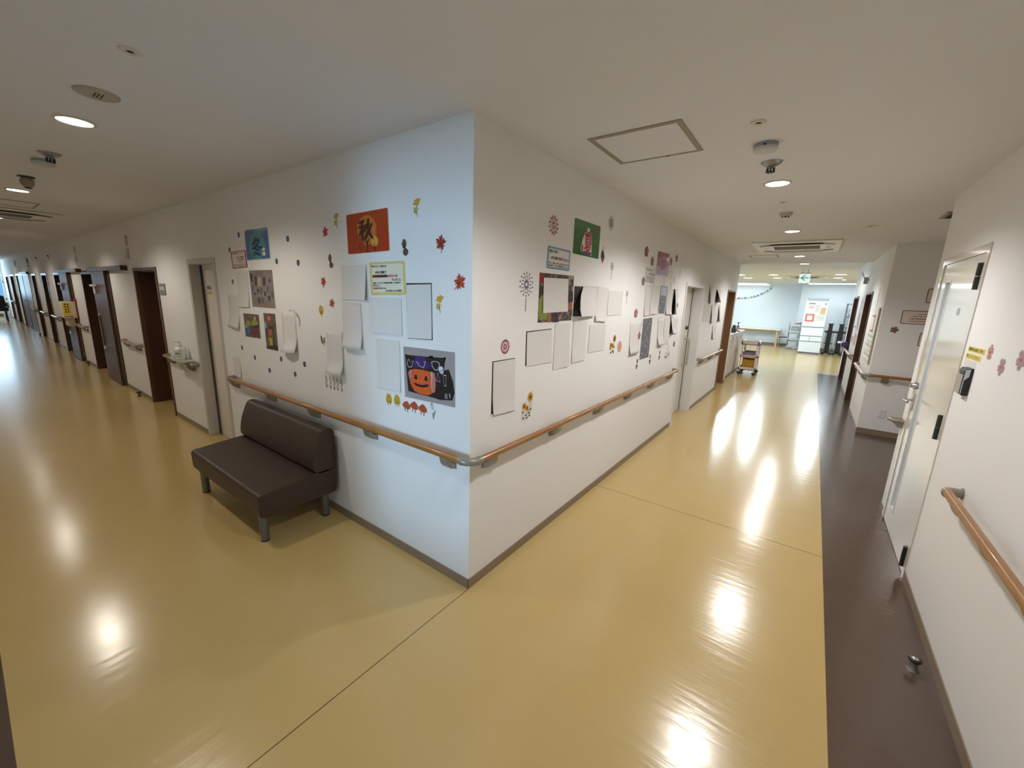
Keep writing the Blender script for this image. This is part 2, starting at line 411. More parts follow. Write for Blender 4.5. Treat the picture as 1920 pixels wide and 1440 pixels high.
baseboard('baseboard_alcove', 'x', YA, -1, W, 3.6, [], 'tall grey brown baseboard in the alcove', h=0.075)
baseboard('baseboard_south', 'x', YS, 1, XE, W, [(SDR[0], SDR[1])], 'baseboard of the south wall')
baseboard('baseboard_far', 'x', YF, -1, XL, 0.85, [], 'dark baseboard of the day room far wall', h=0.1)
baseboard('baseboard_far_right', 'x', YJ, -1, 1.05, XR_, [], 'baseboard behind the fridge and folded chairs', h=0.1)

# windows
def window(name, lab, ax, c, s0, s1, z0, z1, nm, fm, hb=None, into=1):
    root = thing(name, lab, 'window', (c, s0, z0) if ax == 'y' else (s0, c, z0), kind='structure')
    mb = MB(); t = 0.05
    def b(a0, a1, za, zb):
        if ax == 'y': mb.box((c-0.04, a0, za), (c+0.04, a1, zb))
        else: mb.box((a0, c-0.04, za), (a1, c+0.04, zb))
    b(s0, s1, z0, z0+t); b(s0, s1, z1-t, z1)
    for i in range(nm+1):
        x = s0+(s1-s0-t)*i/nm; b(x, x+t, z0, z1)
    if hb: b(s0, s1, hb, hb+0.04)
    mb.build('window_frame', fm, root)
    m2 = MB()
    if ax == 'y': m2.add([(c, s0, z0), (c, s1, z0), (c, s1, z1), (c, s0, z1)], [(0, 1, 2, 3)])
    else: m2.add([(s0, c, z0), (s1, c, z0), (s1, c, z1), (s0, c, z1)], [(0, 1, 2, 3)])
    m2.build('window_pane', M_GLASS, root)
window('window_1', 'bright bluish window at the far end of the left corridor', 'y', XE-0.1, YS+0.1, -0.03, 0.8, 2.3, 2, M_WHITEPL, 1.55)
window('window_2', 'wide window of the day room', 'y', XL-0.1, YE+0.6, YF-0.4, 0.5, 2.3, 6, M_WHITEPL)
window('window_3', 'glazed door in the south wall opposite the corner', 'x', YS-0.1, SDR[0], SDR[1], 0.38, 2.1, 1, M_WHITEPL)
mb = MB(); mb.box((SDR[0], YS-0.13, 0), (SDR[1], YS-0.07, 0.38)); mb.build('light_block_panel', M_WHITEPL, bpy.data.objects['window_3'])  # opaque panel added to keep the daylight off the corridor floor

# ------------------------------------------------------------------ handrails
ZR, OFF, RR = 0.812, 0.06, 0.0195
def bracket(root, face, a, name='bracket', flip=1, m=None):
    mb = MB(); prof = [(0.0, -0.088), (0.02, -0.088), (0.044, -0.076), (0.062, -0.052), (0.07, -0.014), (0.05, -0.012), (0.044, -0.034), (0.03, -0.052), (0.014, -0.058), (0.0, -0.058)]
    mb.prism(prof, lambda o, z, d: face.P(a+d, ZR+z, o), -0.03, 0.03, smooth=False)
    mb.prism([(0, -0.094), (0.005, -0.094), (0.005, -0.03), (0, -0.03)], lambda o, z, d: face.P(a+d, ZR+z, o), -0.036, 0.036)
    return mb.build(name, m or M_GREY, root, bevel=0.003)
def end_return(root, face, a, sg):
    """grey elbow turning the rail end into the wall; sg: direction away from the rail"""
    mb = MB(); pts = [face.P(a-sg*0.012, ZR, OFF), face.P(a+sg*0.012, ZR, OFF), face.P(a+sg*0.028, ZR, OFF-0.006), face.P(a+sg*0.036, ZR, OFF-0.022), face.P(a+sg*0.038, ZR, 0.004)]
    mb.ring_tube(pts, RR+0.0025, 16); mb.ring_tube([face.P(a+sg*0.038, ZR, 0.006), face.P(a+sg*0.038, ZR, 0.0)], RR+0.008, 18)
    return mb.build('end_return', M_GREY, root)
def handrail(label, face, a0, a1, brs, ends=(1, 1), group=None, mrail=None, mend=None):
    p = face.P((a0+a1)/2, ZR, 0)
    root = thing('handrail', label, 'handrail', p, group)
    mb = MB(); mb.ring_tube([face.P(a0, ZR, OFF), face.P((a0+a1)/2, ZR, OFF), face.P(a1, ZR, OFF)], RR, 20, squash=(1, 1)); mb.build('rail', mrail or M_RAIL, root)
    for b in brs: bracket(root, face, b)
    if ends[0]: end_return(root, face, a0, -1)
    if ends[1]: end_return(root, face, a1, 1)
    return root
# the long rail that turns the corner
root = thing('handrail', 'long honey wood handrail turning the corner behind the brown bench', 'handrail', (0, 0, ZR), 'wooden handrails')
mb = MB(); mb.ring_tube([FL.P(-3.06, ZR, OFF), FL.P(-1.5, ZR, OFF), FL.P(0.0, ZR, OFF)], RR, 20); mb.build('rail', M_RAIL, root)
mb = MB(); mb.ring_tube([FM.P(0.0, ZR, OFF), FM.P(2, ZR, OFF), FM.P(3.9, ZR, OFF)], RR, 20); mb.build('rail', M_RAIL, root)
mb = MB(); mb.ring_tube([(-0.022, -OFF, ZR), (0.012, -OFF, ZR), (0.028, -OFF+0.006, ZR), (0.054, -0.028, ZR), (OFF, -0.012, ZR), (OFF, 0.022, ZR)], RR+0.0028, 20)
for p, q in (((-0.006, -OFF, ZR), (0.002, -OFF, ZR)), ((OFF, -0.002, ZR), (OFF, 0.006, ZR))): mb.ring_tube([p, q], RR+0.0042, 20)
mb.build('corner_joint', M_GREY, root)
for a in (-3.03, -2.275, -1.56, -0.85, -0.135): bracket(root, FL, a)
for a in (0.135, 0.86, 1.58, 2.28, 2.98, 3.72): bracket(root, FM, a)
end_return(root, FL, -3.06, -1); end_return(root, FM, 3.9, 1)
handrail('short honey wood handrail between the brown doorway and the white door frame', FL, -5.06, -4.13, (-4.95, -4.25), group='wooden handrails')
handrail('short handrail on the left corridor wall above the first floor doorstop', FL, -7.2, -6.36, (-7.1, -6.45), group='wooden handrails')
handrail('short handrail left of the sliding door with the white T-shaped hook', FL, -10.95, -10.2, (-10.85, -10.3), group='wooden handrails')
handrail('shiny handrail just beyond the yellow notice box in the left corridor', FL, -14.4, -13.5, (-14.3, -13.6), group='wooden handrails')
handrail('shiny handrail between the two dark doorways in the left corridor', FL, -16.55, -15.7, (-16.45, -15.8), group='wooden handrails')
handrail('distant handrail beyond the second dark doorway holding small bottles', FL, -18.4, -17.85, (-18.3, -17.95), group='wooden handrails')
handrail('furthest handrail before the bright end window', FL, -25.6, -24.9, (-25.5, -25.0), group='wooden handrails')
handrail('handrail between the pale grey sliding door and the brown doorway', FM, 5.36, 7.08, (5.5, 6.2, 6.95), group='wooden handrails')
# rail round the alcove corner
root = thing('handrail', 'wood handrail on the alcove wall with grey elbow round the corner', 'handrail', (W, YA, ZR), 'wooden handrails')
mb = MB(); mb.ring_tube([FA.P(W, ZR, OFF), FA.P(2.7, ZR, OFF), FA.P(3.5, ZR, OFF)], RR, 18); mb.build('rail', M_RAIL, root)
mb = MB(); mb.ring_tube([FR.P(-6.95, ZR, OFF), FR.P(-6.3, ZR, OFF), FR.P(-YA, ZR, OFF)], RR, 18); mb.build('rail', M_RAIL, root)
mb = MB(); mb.ring_tube([(W+0.02, YA-OFF, ZR), (W-0.012, YA-OFF, ZR), (W-0.03, YA-OFF+0.008, ZR), (W-0.054, YA-0.03, ZR), (W-OFF, YA-0.01, ZR), (W-OFF, YA+0.03, ZR)], RR+0.004, 18); mb.build('corner_joint', M_GREY, root)
for a in (2.27, 2.95): bracket(root, FA, a)
for a in (-6.8, -6.2, -5.8): bracket(root, FR, a)
end_return(root, FR, -6.95, -1)
handrail('handrail on the far right wall below the white posters', FR, -11.4, -8.45, (-11.2, -10.2, -9.3, -8.6), group='wooden handrails')
# nearest rail, lower right
root = thing('handrail', 'nearest wood handrail at the lower right edge with scalloped underside', 'handrail', (W, 0.2, ZR), 'wooden handrails')
mb = MB(); mb.ring_tube([FR.P(-1.19, ZR+0.004, OFF), FR.P(-0.3, ZR+0.004, OFF), FR.P(1.9, ZR+0.004, OFF)], RR, 22); mb.build('rail', M_RAIL, root)
for a in (-1.03, -0.62, -0.2, 0.5, 1.2):
    mb = MB(); pts = [FR.P(a+d, ZR-0.006-0.014*math.cos(d/0.11*PI/2), OFF-0.006) for d in (-0.11, -0.08, -0.04, 0, 0.04, 0.08, 0.11)]
    mb.ring_tube(pts, [0.008, 0.013, 0.016, 0.017, 0.016, 0.013, 0.008], 14); mb.build('rail_support', M_RAIL, root)
end_return(root, FR, -1.19, -1)
# loop bracket on the wall end beyond the steel door
root = thing('handrail_stub', 'grey metal handrail loop sticking out left of the steel door', 'bracket', (W, 2.88, 0.8))
mb = MB(); mb.ring_tube([(W, 2.93, 0.80), (W-0.05, 2.93, 0.80), (W-0.075, 2.915, 0.80), (W-0.085, 2.89, 0.80), (W-0.075, 2.865, 0.80), (W-0.05, 2.85, 0.80), (W, 2.85, 0.80)], 0.014, 14); mb.build('loop', M_GREY, root)
mb = MB(); mb.prism([(0, -0.06), (0.03, -0.055), (0.07, -0.015), (0.07, -0.005), (0, -0.005)], lambda o, z, d: Vector((W-o, 2.89+d, 0.80+z)), -0.035, 0.035); mb.build('bracket', M_GREY, root, bevel=0.004)

# ------------------------------------------------------------------ doors
def trim_frame(root, face, a0, a1, top, w, proud, m, name='door_frame', sill=False, depth=0.1):
    """casing round an opening lying on the wall and lining its reveal"""
    mb = MB()
    def bx(x0, x1, z0, z1, o0, o1):
        vs = [face.P(x, z, o) for o in (o0, o1) for x, z in ((x0, z0), (x1, z0), (x1, z1), (x0, z1))]
        mb.add(vs, [(0, 1, 2, 3), (7, 6, 5, 4), (0, 4, 5, 1), (1, 5, 6, 2), (2, 6, 7, 3), (3, 7, 4, 0)])
    bx(a0-0.002, a0+w, 0, top-w, proud, -depth); bx(a1-w, a1+0.002, 0, top-w, proud, -depth); bx(a0-0.002, a1+0.002, top-w, top+0.002, proud, -depth)
    return mb.build(name, m, root)
def fbox(face, a0, a1, z0, z1, o0, o1, mb=None, mi=0):
    mb = mb or MB()
    vs = [face.P(x, z, o) for o in (o0, o1) for x, z in ((a0, z0), (a1, z0), (a1, z1), (a0, z1))]
    return mb.add(vs, [(0, 1, 2, 3), (7, 6, 5, 4), (0, 4, 5, 1), (1, 5, 6, 2), (2, 6, 7, 3), (3, 7, 4, 0)], mi)
# white door left of the bench
d = thing('door_1', 'white sliding door in a pale grey frame left of the brown bench', 'door', FL.P(-3.65, 0, 0), kind='structure')
trim_frame(d, FL, -4.03, -3.275, 1.945, 0.05, 0.008, M_GREYFRAME, depth=0.16)
fbox(FL, -3.98, -3.325, 0.004, 1.895, -0.1, -0.135).build('door_leaf', M_WHITEDOOR, d)
fbox(FL, -3.98, -3.955, 0.004, 1.895, -0.085, -0.1).build('door_seal', M_DARKGREY, d)
mb = fbox(FL, -3.42, -3.35, 0.965, 0.985, -0.04, -0.1); mb.build('handle', M_DKMETAL, d, bevel=0.004)
mb = MB(); vs, fs = text2d('脱衣室'); mb.add([FL.P(-3.87+x*0.036, 1.645+y*0.044, -0.0985) for x, y in vs], fs); mb.build('lettering', M_INK, d)
fbox(FL, -3.87, -3.755, 1.595, 1.622, -0.0985, -0.1).build('yellow_label', mat('yellow_tape', srgb(206, 180, 70), 0.5), d)
# open brown doorway
d = thing('door_2', 'dark brown recessed doorway left of the short handrail with the pump bottle', 'door', FL.P(-5.7, 0, 0), kind='structure')
trim_frame(d, FL, -6.20, -5.16, 1.885, 0.035, 0.014, M_WOODCASE, depth=0.03); trim_frame(d, FL, -6.165, -5.195, 1.85, 0.012, -0.03, M_WOOD, name='door_reveal', depth=0.19)
fbox(FL, -6.16, -5.2, 0.0, 1.85, -0.185, -0.2).build('door_leaf', M_WOOD, d)
# sliding doors hung outside their openings
M_WOODGREY = mat('sheen_walnut_leaf', srgb(86, 60, 45), 0.42, vary=0.1, vscale=3, stretch=(22, 22, 1.0), coat=0.0, spec=0.3)
def slider(n, lab, a0, a1, l0, l1, r0, r1, top, hook=True):
    d = thing('door_%d' % n, lab, 'door', FL.P((a0+a1)/2, 0, 0), kind='structure')
    trim_frame(d, FL, a0, a1, top, 0.05, 0.012, M_WOOD, depth=0.16)
    fbox(FL, a0+0.05, a1-0.05, 0, top-0.05, -0.15, -0.17).build('dark_interior', M_WOOD, d)
    fbox(FL, l0, l1, 0.008, top-0.005, 0.018, 0.055).build('door_leaf', M_WOODGREY, d, bevel=0.004)
    fbox(FL, r0, r1, top-0.01, top+0.05, 0.0, 0.075).build('track_cover', M_WOODCASE, d, bevel=0.004)
    fbox(FL, r1-0.24, r1+0.004, top-0.013, top+0.053, 0.0, 0.078).build('track_end', M_WOOD, d)
    mb = fbox(FL, l0+0.16, l0+0.19, 0.62, 1.12, 0.055, 0.068); mb.build('pull_bar', M_WOODCASE, d, bevel=0.004)
    for z in (1.14, 0.56):
        mb = MB(); mb.lathe(FL.P(l0+0.17, z, 0.055), [(0.028, 0), (0.028, 0.012), (0.02, 0.02)], 'y', sgn=-1); mb.build('lock_knob', M_CHROME, d)
    if hook:
        mb = fbox(FL, l0+0.02, l0+0.28, 1.61, 1.645, 0.056, 0.10); fbox(FL, l0+0.14, l0+0.19, 1.49, 1.61, 0.056, 0.08, mb); mb.build('hook', M_WHITEPL, d, bevel=0.006)
    return d
slider(3, 'brown sliding door with a white T-shaped hook in the left corridor', -9.96, -7.66, -8.72, -7.76, -8.86, -6.52, 1.872)
slider(4, 'brown sliding door behind the yellow notice box', -13.35, -11.08, -12.15, -11.22, -12.3, -9.92, 1.872)
def dark_door(n, lab, a0, a1, top):
    d = thing('door_%d' % n, lab, 'door', FL.P((a0+a1)/2, 0, 0), kind='structure')
    trim_frame(d, FL, a0, a1, top, 0.05, 0.012, M_WOOD, depth=0.17); fbox(FL, a0+0.05, a1-0.05, 0, top-0.05, -0.16, -0.18).build('door_leaf', M_WOOD, d)
dark_door(5, 'narrow dark doorway between the yellow notice box and a shiny handrail', -15.55, -14.55, 1.87)
dark_door(6, 'narrow dark doorway beyond the shiny handrails', -17.70, -16.70, 1.87)
d = thing('door_7', 'wide double brown door with a bright slit, far down the left corridor', 'door', FL.P(-20.4, 0, 0), kind='structure')
trim_frame(d, FL, -22.35, -18.55, 1.89, 0.06, 0.012, M_WOOD, depth=0.12)
fbox(FL, -22.2, -20.72, 0.005, 1.84, -0.02, -0.06).build('door_leaf', M_WOODGREY, d); fbox(FL, -20.56, -18.75, 0.005, 1.84, -0.02, -0.06).build('door_leaf', M_WOODGREY, d)
fbox(FL, -20.72, -20.56, 0.0, 1.84, -0.09, -0.11).build('door_gap_panel', M_WALL, d)
fbox(FL, -20.3, -18.2, 1.87, 1.93, 0.0, 0.07).build('track_cover', M_WOODCASE, d)
for a in (-20.9, -20.35):
    mb = MB(); mb.lathe(FL.P(a, 0.98, -0.02), [(0.03, 0), (0.03, 0.03), (0.02, 0.05)], 'y', sgn=-1); mb.build('lock_knob', M_CHROME, d)
dark_door(8, 'dark doorway next to the last handrail in the left corridor', -24.75, -23.25, 1.87)
dark_door(9, 'furthest dark doorway beside the bright end window', -26.9, -25.75, 1.85)
# pale sliding door in the middle wall
d = thing('door_10', 'pale grey door with a long vertical pull handle beyond the spring display', 'door', FM.P(4.64, 0, 0), kind='structure')
trim_frame(d, FM, 4.115, 5.165, 1.935, 0.04, 0.01, mat('daylit_grey_frame', srgb(224, 224, 222), 0.4), depth=0.19)  # frame grey brightened to carry the daylight on the far jamb
fbox(FM, 4.155, 5.10, 0.006, 1.895, -0.14, -0.175).build('door_leaf', M_WHITEDOOR, d)
fbox(FM, 5.10, 5.125, 0.006, 1.895, -0.135, -0.175).build('door_seal', M_DARKGREY, d)
mb = MB(); mb.ring_tube([FM.P(4.96, 1.15, -0.14), FM.P(4.96, 1.15, -0.085), FM.P(4.96, 1.135, -0.07), FM.P(4.96, 1.12, -0.065), FM.P(4.96, 0.78, -0.065), FM.P(4.96, 0.765, -0.07), FM.P(4.96, 0.75, -0.085), FM.P(4.96, 0.75, -0.14)], 0.013, 12); mb.build('pull_handle', mat('pale_olive_handle', srgb(176, 168, 138), 0.35), d)
mb = MB(); mb.lathe(FM.P(4.97, 1.31, -0.14), [(0.028, 0), (0.026, 0.02), (0.012, 0.03)], 'x'); mb.build('lock_knob', M_DKMETAL, d)
d = thing('door_11', 'brown recessed doorway at the end of the middle wall', 'door', FM.P(7.7, 0, 0), kind='structure')
M_WOODLIT = mat('lit_brown_door', srgb(134, 98, 68), 0.4, vary=0.12, vscale=3, stretch=(20, 20, 1.2))  # lit copy of the door wood, brightness put into its colour
trim_frame(d, FM, 7.235, 8.12, 1.95, 0.03, 0.012, M_WOODLIT, depth=0.2)
fbox(FM, 7.265, 8.09, 0.0, 1.92, -0.17, -0.19).build('door_leaf', M_WOODLIT, d)
for n, (a, b, t), lab in ((12, OPR[0], 'nearer dark brown doorway in the far right wall'), (13, OPR[1], 'further dark brown doorway in the far right wall')):
    d = thing('door_%d' % n, lab, 'door', FR.P(-(a+b)/2, 0, 0), kind='structure')
    trim_frame(d, FR, -b, -a, t, 0.035, 0.014, M_WOOD, depth=0.2); fbox(FR, -b+0.03, -a-0.03, 0, t-0.03, -0.17, -0.19).build('door_leaf', M_WOOD, d)
# steel door on the right
d = thing('door_14', 'off-white steel door with a narrow glass slit at the right', 'door', FR.P(-2.3, 0, 0), kind='structure')
trim_frame(d, FR, -2.80, -1.795, 2.045, 0.045, 0.006, M_STEELDOOR, depth=0.12)
SL = (-2.605, -2.485, 0.17, 1.875)   # slit window
mb = MB(); a0, a1 = -2.752, -1.842
fbox(FR, a0, SL[0], 0.006, 1.998, 0.0, -0.04, mb); fbox(FR, SL[1], a1, 0.006, 1.998, 0.0, -0.04, mb); fbox(FR, SL[0], SL[1], 0.006, SL[2], 0.0, -0.04, mb); fbox(FR, SL[0], SL[1], SL[3], 1.998, 0.0, -0.04, mb)
mb.build('door_leaf', M_STEELDOOR, d)
mb = MB()
for x0, x1, z0, z1 in ((SL[0]-0.012, SL[0]+0.004, SL[2]-0.012, SL[3]+0.012), (SL[1]-0.004, SL[1]+0.012, SL[2]-0.012, SL[3]+0.012), (SL[0], SL[1], SL[2]-0.012, SL[2]+0.004), (SL[0], SL[1], SL[3]-0.004, SL[3]+0.012)): fbox(FR, x0, x1, z0, z1, 0.003, -0.02, mb)
mb.build('slit_frame', mat('white_trim', srgb(232, 232, 228), 0.35), d)
fbox(FR, SL[0], SL[1], SL[2], SL[3], -0.016, -0.022).build('slit_glass', mat('blue_grey_glass', srgb(100, 138, 170), 0.06, spec=0.8), d)
for z0, z1 in ((1.80, 1.945), (0.92, 1.07), (0.055, 0.19)):
    mb = MB(); mb.ring_tube([FR.P(-1.86, z0, 0.012), FR.P(-1.86, (z0+z1)/2-0.002, 0.012)], 0.0125, 14); mb.ring_tube([FR.P(-1.86, (z0+z1)/2+0.002, 0.012), FR.P(-1.86, z1, 0.012)], 0.0125, 14)
    fbox(FR, -1.90, -1.85, z0+0.004, z1-0.004, 0.001, 0.005, mb); mb.build('hinge', M_DKMETAL, d)
mb = fbox(FR, -2.725, -2.69, 0.93, 1.06, 0.0, 0.008); mb.ring_tube([FR.P(-2.71, 1.005, 0.006), FR.P(-2.71, 1.005, 0.05), FR.P(-2.70, 1.005, 0.058), FR.P(-2.60, 1.005, 0.06), FR.P(-2.588, 1.005, 0.05)], 0.009, 12); mb.build('lever_handle', M_CHROME, d)
mb = MB(); mb.lathe(FR.P(-2.69, 1.12, 0.0), [(0.026, 0), (0.026, 0.02), (0.016, 0.03), (0.016, 0.045)], 'x', sgn=-1); mb.build('lock_cylinder', M_CHROME, d)
mb = fbox(FR, -2.16, -2.10, 1.655, 1.70, 0.0005, 0.0015); mb.build('small_label', mat('pale_grey_label', srgb(176, 172, 165), 0.5), d)

# ------------------------------------------------------------------ brown bench
b = thing('bench', 'dark brown leatherette bench with a backrest on four grey metal legs', 'bench', (-1.92, -0.3, 0))
X0, X1 = -2.53, -1.305
def smooth_poly(pts, r=0.03, n=5):
    out = []
    for i, p in enumerate(pts):
        p = Vector(p); a = Vector(pts[i-1]); c = Vector(pts[(i+1) % len(pts)])
        d0 = (a-p).normalized(); d1 = (c-p).normalized(); rr = min(r, (a-p).length*0.45, (c-p).length*0.45)
        for k in range(n+1):
            t = k/n; q = (1-t)**2*(p+d0*rr)+2*t*(1-t)*p+t*t*(p+d1*rr); out.append((q.x, q.y))
    return out
seatp = smooth_poly([(-0.565, 0.205), (-0.57, 0.365), (-0.20, 0.395), (-0.03, 0.395), (-0.03, 0.205)], 0.028)
mb = MB(); mb.prism(seatp, lambda y, z, d: Vector((d, y, z)), X0, X1, smooth=True); mb.build('seat', M_SOFA, b, bevel=0.022, seg=4)
backp = smooth_poly([(-0.21, 0.385), (-0.185, 0.56), (-0.12, 0.712), (-0.03, 0.70), (-0.022, 0.385)], 0.085, 8)
mb = MB(); mb.prism(backp, lambda y, z, d: Vector((d, y, z)), X0, X1, smooth=True); mb.build('backrest', M_SOFA, b, bevel=0.02, seg=4)
M_LEG = mat('grey_steel_leg', srgb(122, 126, 130), 0.35, metal=0.6)
for x in (-2.47, -1.39):
    for y in (-0.515, -0.085):
        mb = MB(); mb.lathe((x, y, 0), [(0.024, 0), (0.027, 0.004), (0.029, 0.205)]); lg = mb.build('leg', M_LEG, b)
        mb = MB(); mb.lathe((x, y, 0), [(0.0275, 0.0), (0.0275, 0.008)]); mb.build('foot_cap', M_BLACK, lg)

# ------------------------------------------------------------------ pump bottle on its rail tray
t = thing('rail_tray', 'pale green grey tray with a drooping flap clipped on the short handrail', 'tray', (-4.35, -0.07, 0.835))
M_TRAY = mat('pale_green_grey_plastic', srgb(176, 178, 158), 0.5)
mb = MB(); mb.prism(smooth_poly([(-4.66, -0.13), (-4.14, -0.15), (-4.14, -0.005), (-4.66, -0.005)], 0.03), lambda x, y, z: Vector((x, y, z)), 0.836, 0.848); mb.build('plate', M_TRAY, t, bevel=0.003)
mb = MB(); mb.prism([(-0.148, 0.846), (-0.142, 0.848), (-0.115, 0.80), (-0.102, 0.74), (-0.11, 0.74), (-0.122, 0.80)], lambda y, z, x: Vector((x, y, z)), -4.30, -4.14); mb.build('flap', M_TRAY, t, bevel=0.002)
p = thing('pump_bottle', 'white hand sanitizer bottle with a pump head standing on the rail tray', 'bottle', (-4.38, -0.075, 0.849))
M_BOTTLE = mat('translucent_white_bottle', srgb(226, 230, 224), 0.25, spec=0.6)
mb = MB(); mb.lathe((-4.38, -0.075, 0.849), [(0.05, 0), (0.054, 0.006), (0.054, 0.115), (0.046, 0.132), (0.018, 0.142), (0.018, 0.15)]); mb.build('body', M_BOTTLE, p)
mb = MB(); mb.lathe((-4.38, -0.075, 0.999), [(0.02, 0), (0.02, 0.018), (0.007, 0.02), (0.007, 0.045), (0.014, 0.046), (0.014, 0.058)]); mb.ring_tube([(-4.38, -0.075, 1.052), (-4.40, -0.11, 1.054), (-4.405, -0.125, 1.046)], 0.006, 10); mb.build('pump_head', M_WHITEPL, p)
mb = MB(); mb.add([Vector((-4.38+0.0545*math.cos(a), -0.075+0.0545*math.sin(a), z)) for z in (0.875, 0.95) for a in [math.radians(-120+k*15) for k in range(9)]], [(i, i+1, i+10, i+9) for i in range(8)], 0, True)
mb.build('label', mat('bottle_label', srgb(206, 208, 204), 0.5), p)
mb = MB(); mb.add([Vector((-4.38+0.055*math.cos(a), -0.075+0.055*math.sin(a), z)) for z in (0.915, 0.925) for a in [math.radians(-80+k*12) for k in range(5)]], [(i, i+1, i+6, i+5) for i in range(4)], 0, True); mb.build('label_print', M_INK, p)

# ------------------------------------------------------------------ small things along the left corridor
o = thing('room_sign', 'small grey room sign plate with a white name strip beside the brown doorway', 'sign', FL.P(-5.0, 1.62, 0))
fbox(FL, -5.11, -4.9, 1.555, 1.69, 0.0, 0.008).build('plate', mat('grey_sign_plate', srgb(112, 108, 100), 0.4), o, bevel=0.002)
fbox(FL, -5.09, -4.92, 1.615, 1.655, 0.008, 0.0095).build('name_strip', mat('pale_sign_strip', srgb(186, 186, 180), 0.4), o)
def doorstop_small(x, y, label):
    o = thing('doorstop', label, 'doorstop', (x, y, 0), 'floor doorstops')
    mb = MB(); mb.lathe((x, y, 0), [(0.026, 0), (0.026, 0.006), (0.013, 0.012), (0.012, 0.05)]); mb.build('post', M_DKMETAL, o)
    mb = MB(); mb.lathe((x, y, 0), [(0.02, 0.05), (0.03, 0.055), (0.03, 0.068), (0.02, 0.074)]); mb.build('rubber_ring', M_BLACK, o)
    return o
doorstop_small(-6.72, -0.055, 'small dark doorstop on the floor left of the recessed brown doorway')
doorstop_small(-10.55, -0.055, 'small dark doorstop by the wall between the two sliding doors')
doorstop_small(-17.95, -0.06, 'tiny dark doorstop far down the left corridor')
o = thing('doorstop', 'chrome doorstop post with a black rubber ring on the brown floor strip', 'doorstop', (2.018, 0.915, 0), 'floor doorstops')
mb = MB(); mb.lathe((2.018, 0.915, 0), [(0.024, 0), (0.02, 0.006), (0.015, 0.014), (0.0145, 0.048)]); mb.build('post', M_STEEL, o)
mb = MB(); mb.lathe((2.018, 0.915, 0), [(0.015, 0.048), (0.023, 0.05), (0.0255, 0.056), (0.0235, 0.062), (0.013, 0.0635)]); mb.build('rubber_ring', M_BLACK, o)
mb = MB(); mb.lathe((2.018, 0.915, 0), [(0.0135, 0.060), (0.0135, 0.065), (0.004, 0.0655)]); mb.build('cap', M_CHROME, o)
# notice box
o = thing('notice_box', 'cream wall box carrying a yellow notice and a red back panel', 'box', (-11.2, -0.1, 0.93))
mb = MB(); mb.box((-11.42, -0.215, 0.94), (-11.02, -0.02, 1.27)); mb.build('body', mat('cream_box', srgb(222, 208, 186), 0.5), o, bevel=0.006)
mb = MB(); mb.box((-11.02, -0.018, 0.92), (-10.985, -0.0, 1.34)); mb.box((-11.42, -0.02, 0.92), (-11.02, 0.0, 1.34)); mb.build('red_panel', mat('dark_red_panel', srgb(140, 40, 40), 0.4), o)
def E_(y, z, d=0.0): return Vector((-11.018+d, y, z))
mb = MB(); mb.add([E_(-0.205, 1.0), E_(-0.105, 1.0), E_(-0.105, 1.255), E_(-0.205, 1.255)], [(0, 1, 2, 3)]); yn = mb.build('yellow_notice', mat('yellow_card', srgb(232, 200, 40), 0.5), o)
mb = MB()
for r_ in range(4):
    for c_ in range(2):
        y0, z0 = -0.185+c_*0.037, 1.205-r_*0.05
        mb.add([E_(y0, z0, .001), E_(y0+0.024, z0, .001), E_(y0+0.024, z0+0.026, .001), E_(y0, z0+0.026, .001)], [(0, 1, 2, 3)])
mb.build('lettering', M_INK, yn)
mb = MB(); mb.add([E_(-0.205, 0.965, .001), E_(-0.11, 0.965, .001), E_(-0.11, 0.955, .001), E_(-0.075, 0.972, .001), E_(-0.11, 0.989, .001), E_(-0.11, 0.979, .001), E_(-0.205, 0.979, .001)], [(0, 1, 2, 3, 4, 5, 6)]); mb.build('arrow', mat('dark_red_ink', srgb(120, 30, 30), 0.5), o)
mb = MB(); mb.box((-11.4, -0.17, 0.77), (-11.06, -0.06, 0.94)); mb.build('holder', mat('beige_holder', srgb(196, 184, 150), 0.5), o, bevel=0.01)
# little bottles on a distant rail
for i, (x, h) in enumerate(((-18.3, 0.12), (-18.12, 0.09), (-17.95, 0.1))):
    o = thing('small_bottle', ('tallest', 'shortest', 'nearest')[i]+' of the small pale bottles on the distant handrail', 'bottle', (x, -0.07, 0.832), 'bottles on the distant handrail')
    mb = MB(); mb.lathe((x, -0.07, 0.832), [(0.035, 0), (0.037, 0.004), (0.036, h*0.7), (0.014, h*0.85), (0.014, h)], n=14); mb.build('body', mat('cream_bottle', srgb(206, 198, 170), 0.4), o)
    mb = MB(); mb.lathe((x, -0.07, 0.832+h), [(0.017, 0), (0.017, 0.025)], n=12); mb.build('cap', M_WHITEPL, o)
# dots/hooks above the distant doors
for i, (px, py) in enumerate(((29, 492.5), (29.5, 497.5), (52, 489.5), (53, 493), (54.5, 502), (69, 487.5), (92, 484.5))):
    a, z = FL.px(px, py)
    o = thing('wall_hook', '%s shiny hook high on the far left wall, counted from the end window' % ('first', 'second', 'third', 'fourth', 'fifth', 'sixth', 'seventh')[i], 'hook', FL.P(a, z, 0), 'shiny hooks above the distant doors')
    mb = MB(); mb.lathe(FL.P(a, z, 0), [(0.034, 0), (0.034, 0.012), (0.024, 0.03), (0.01, 0.038)], 'y', n=14, sgn=-1); mb.build('base', M_CHROME, o)
    mb = MB(); mb.box(FL.P(a-0.02, z+0.045, 0), FL.P(a+0.02, z+0.075, 0.03)); mb.build('clip', M_DKMETAL, o)
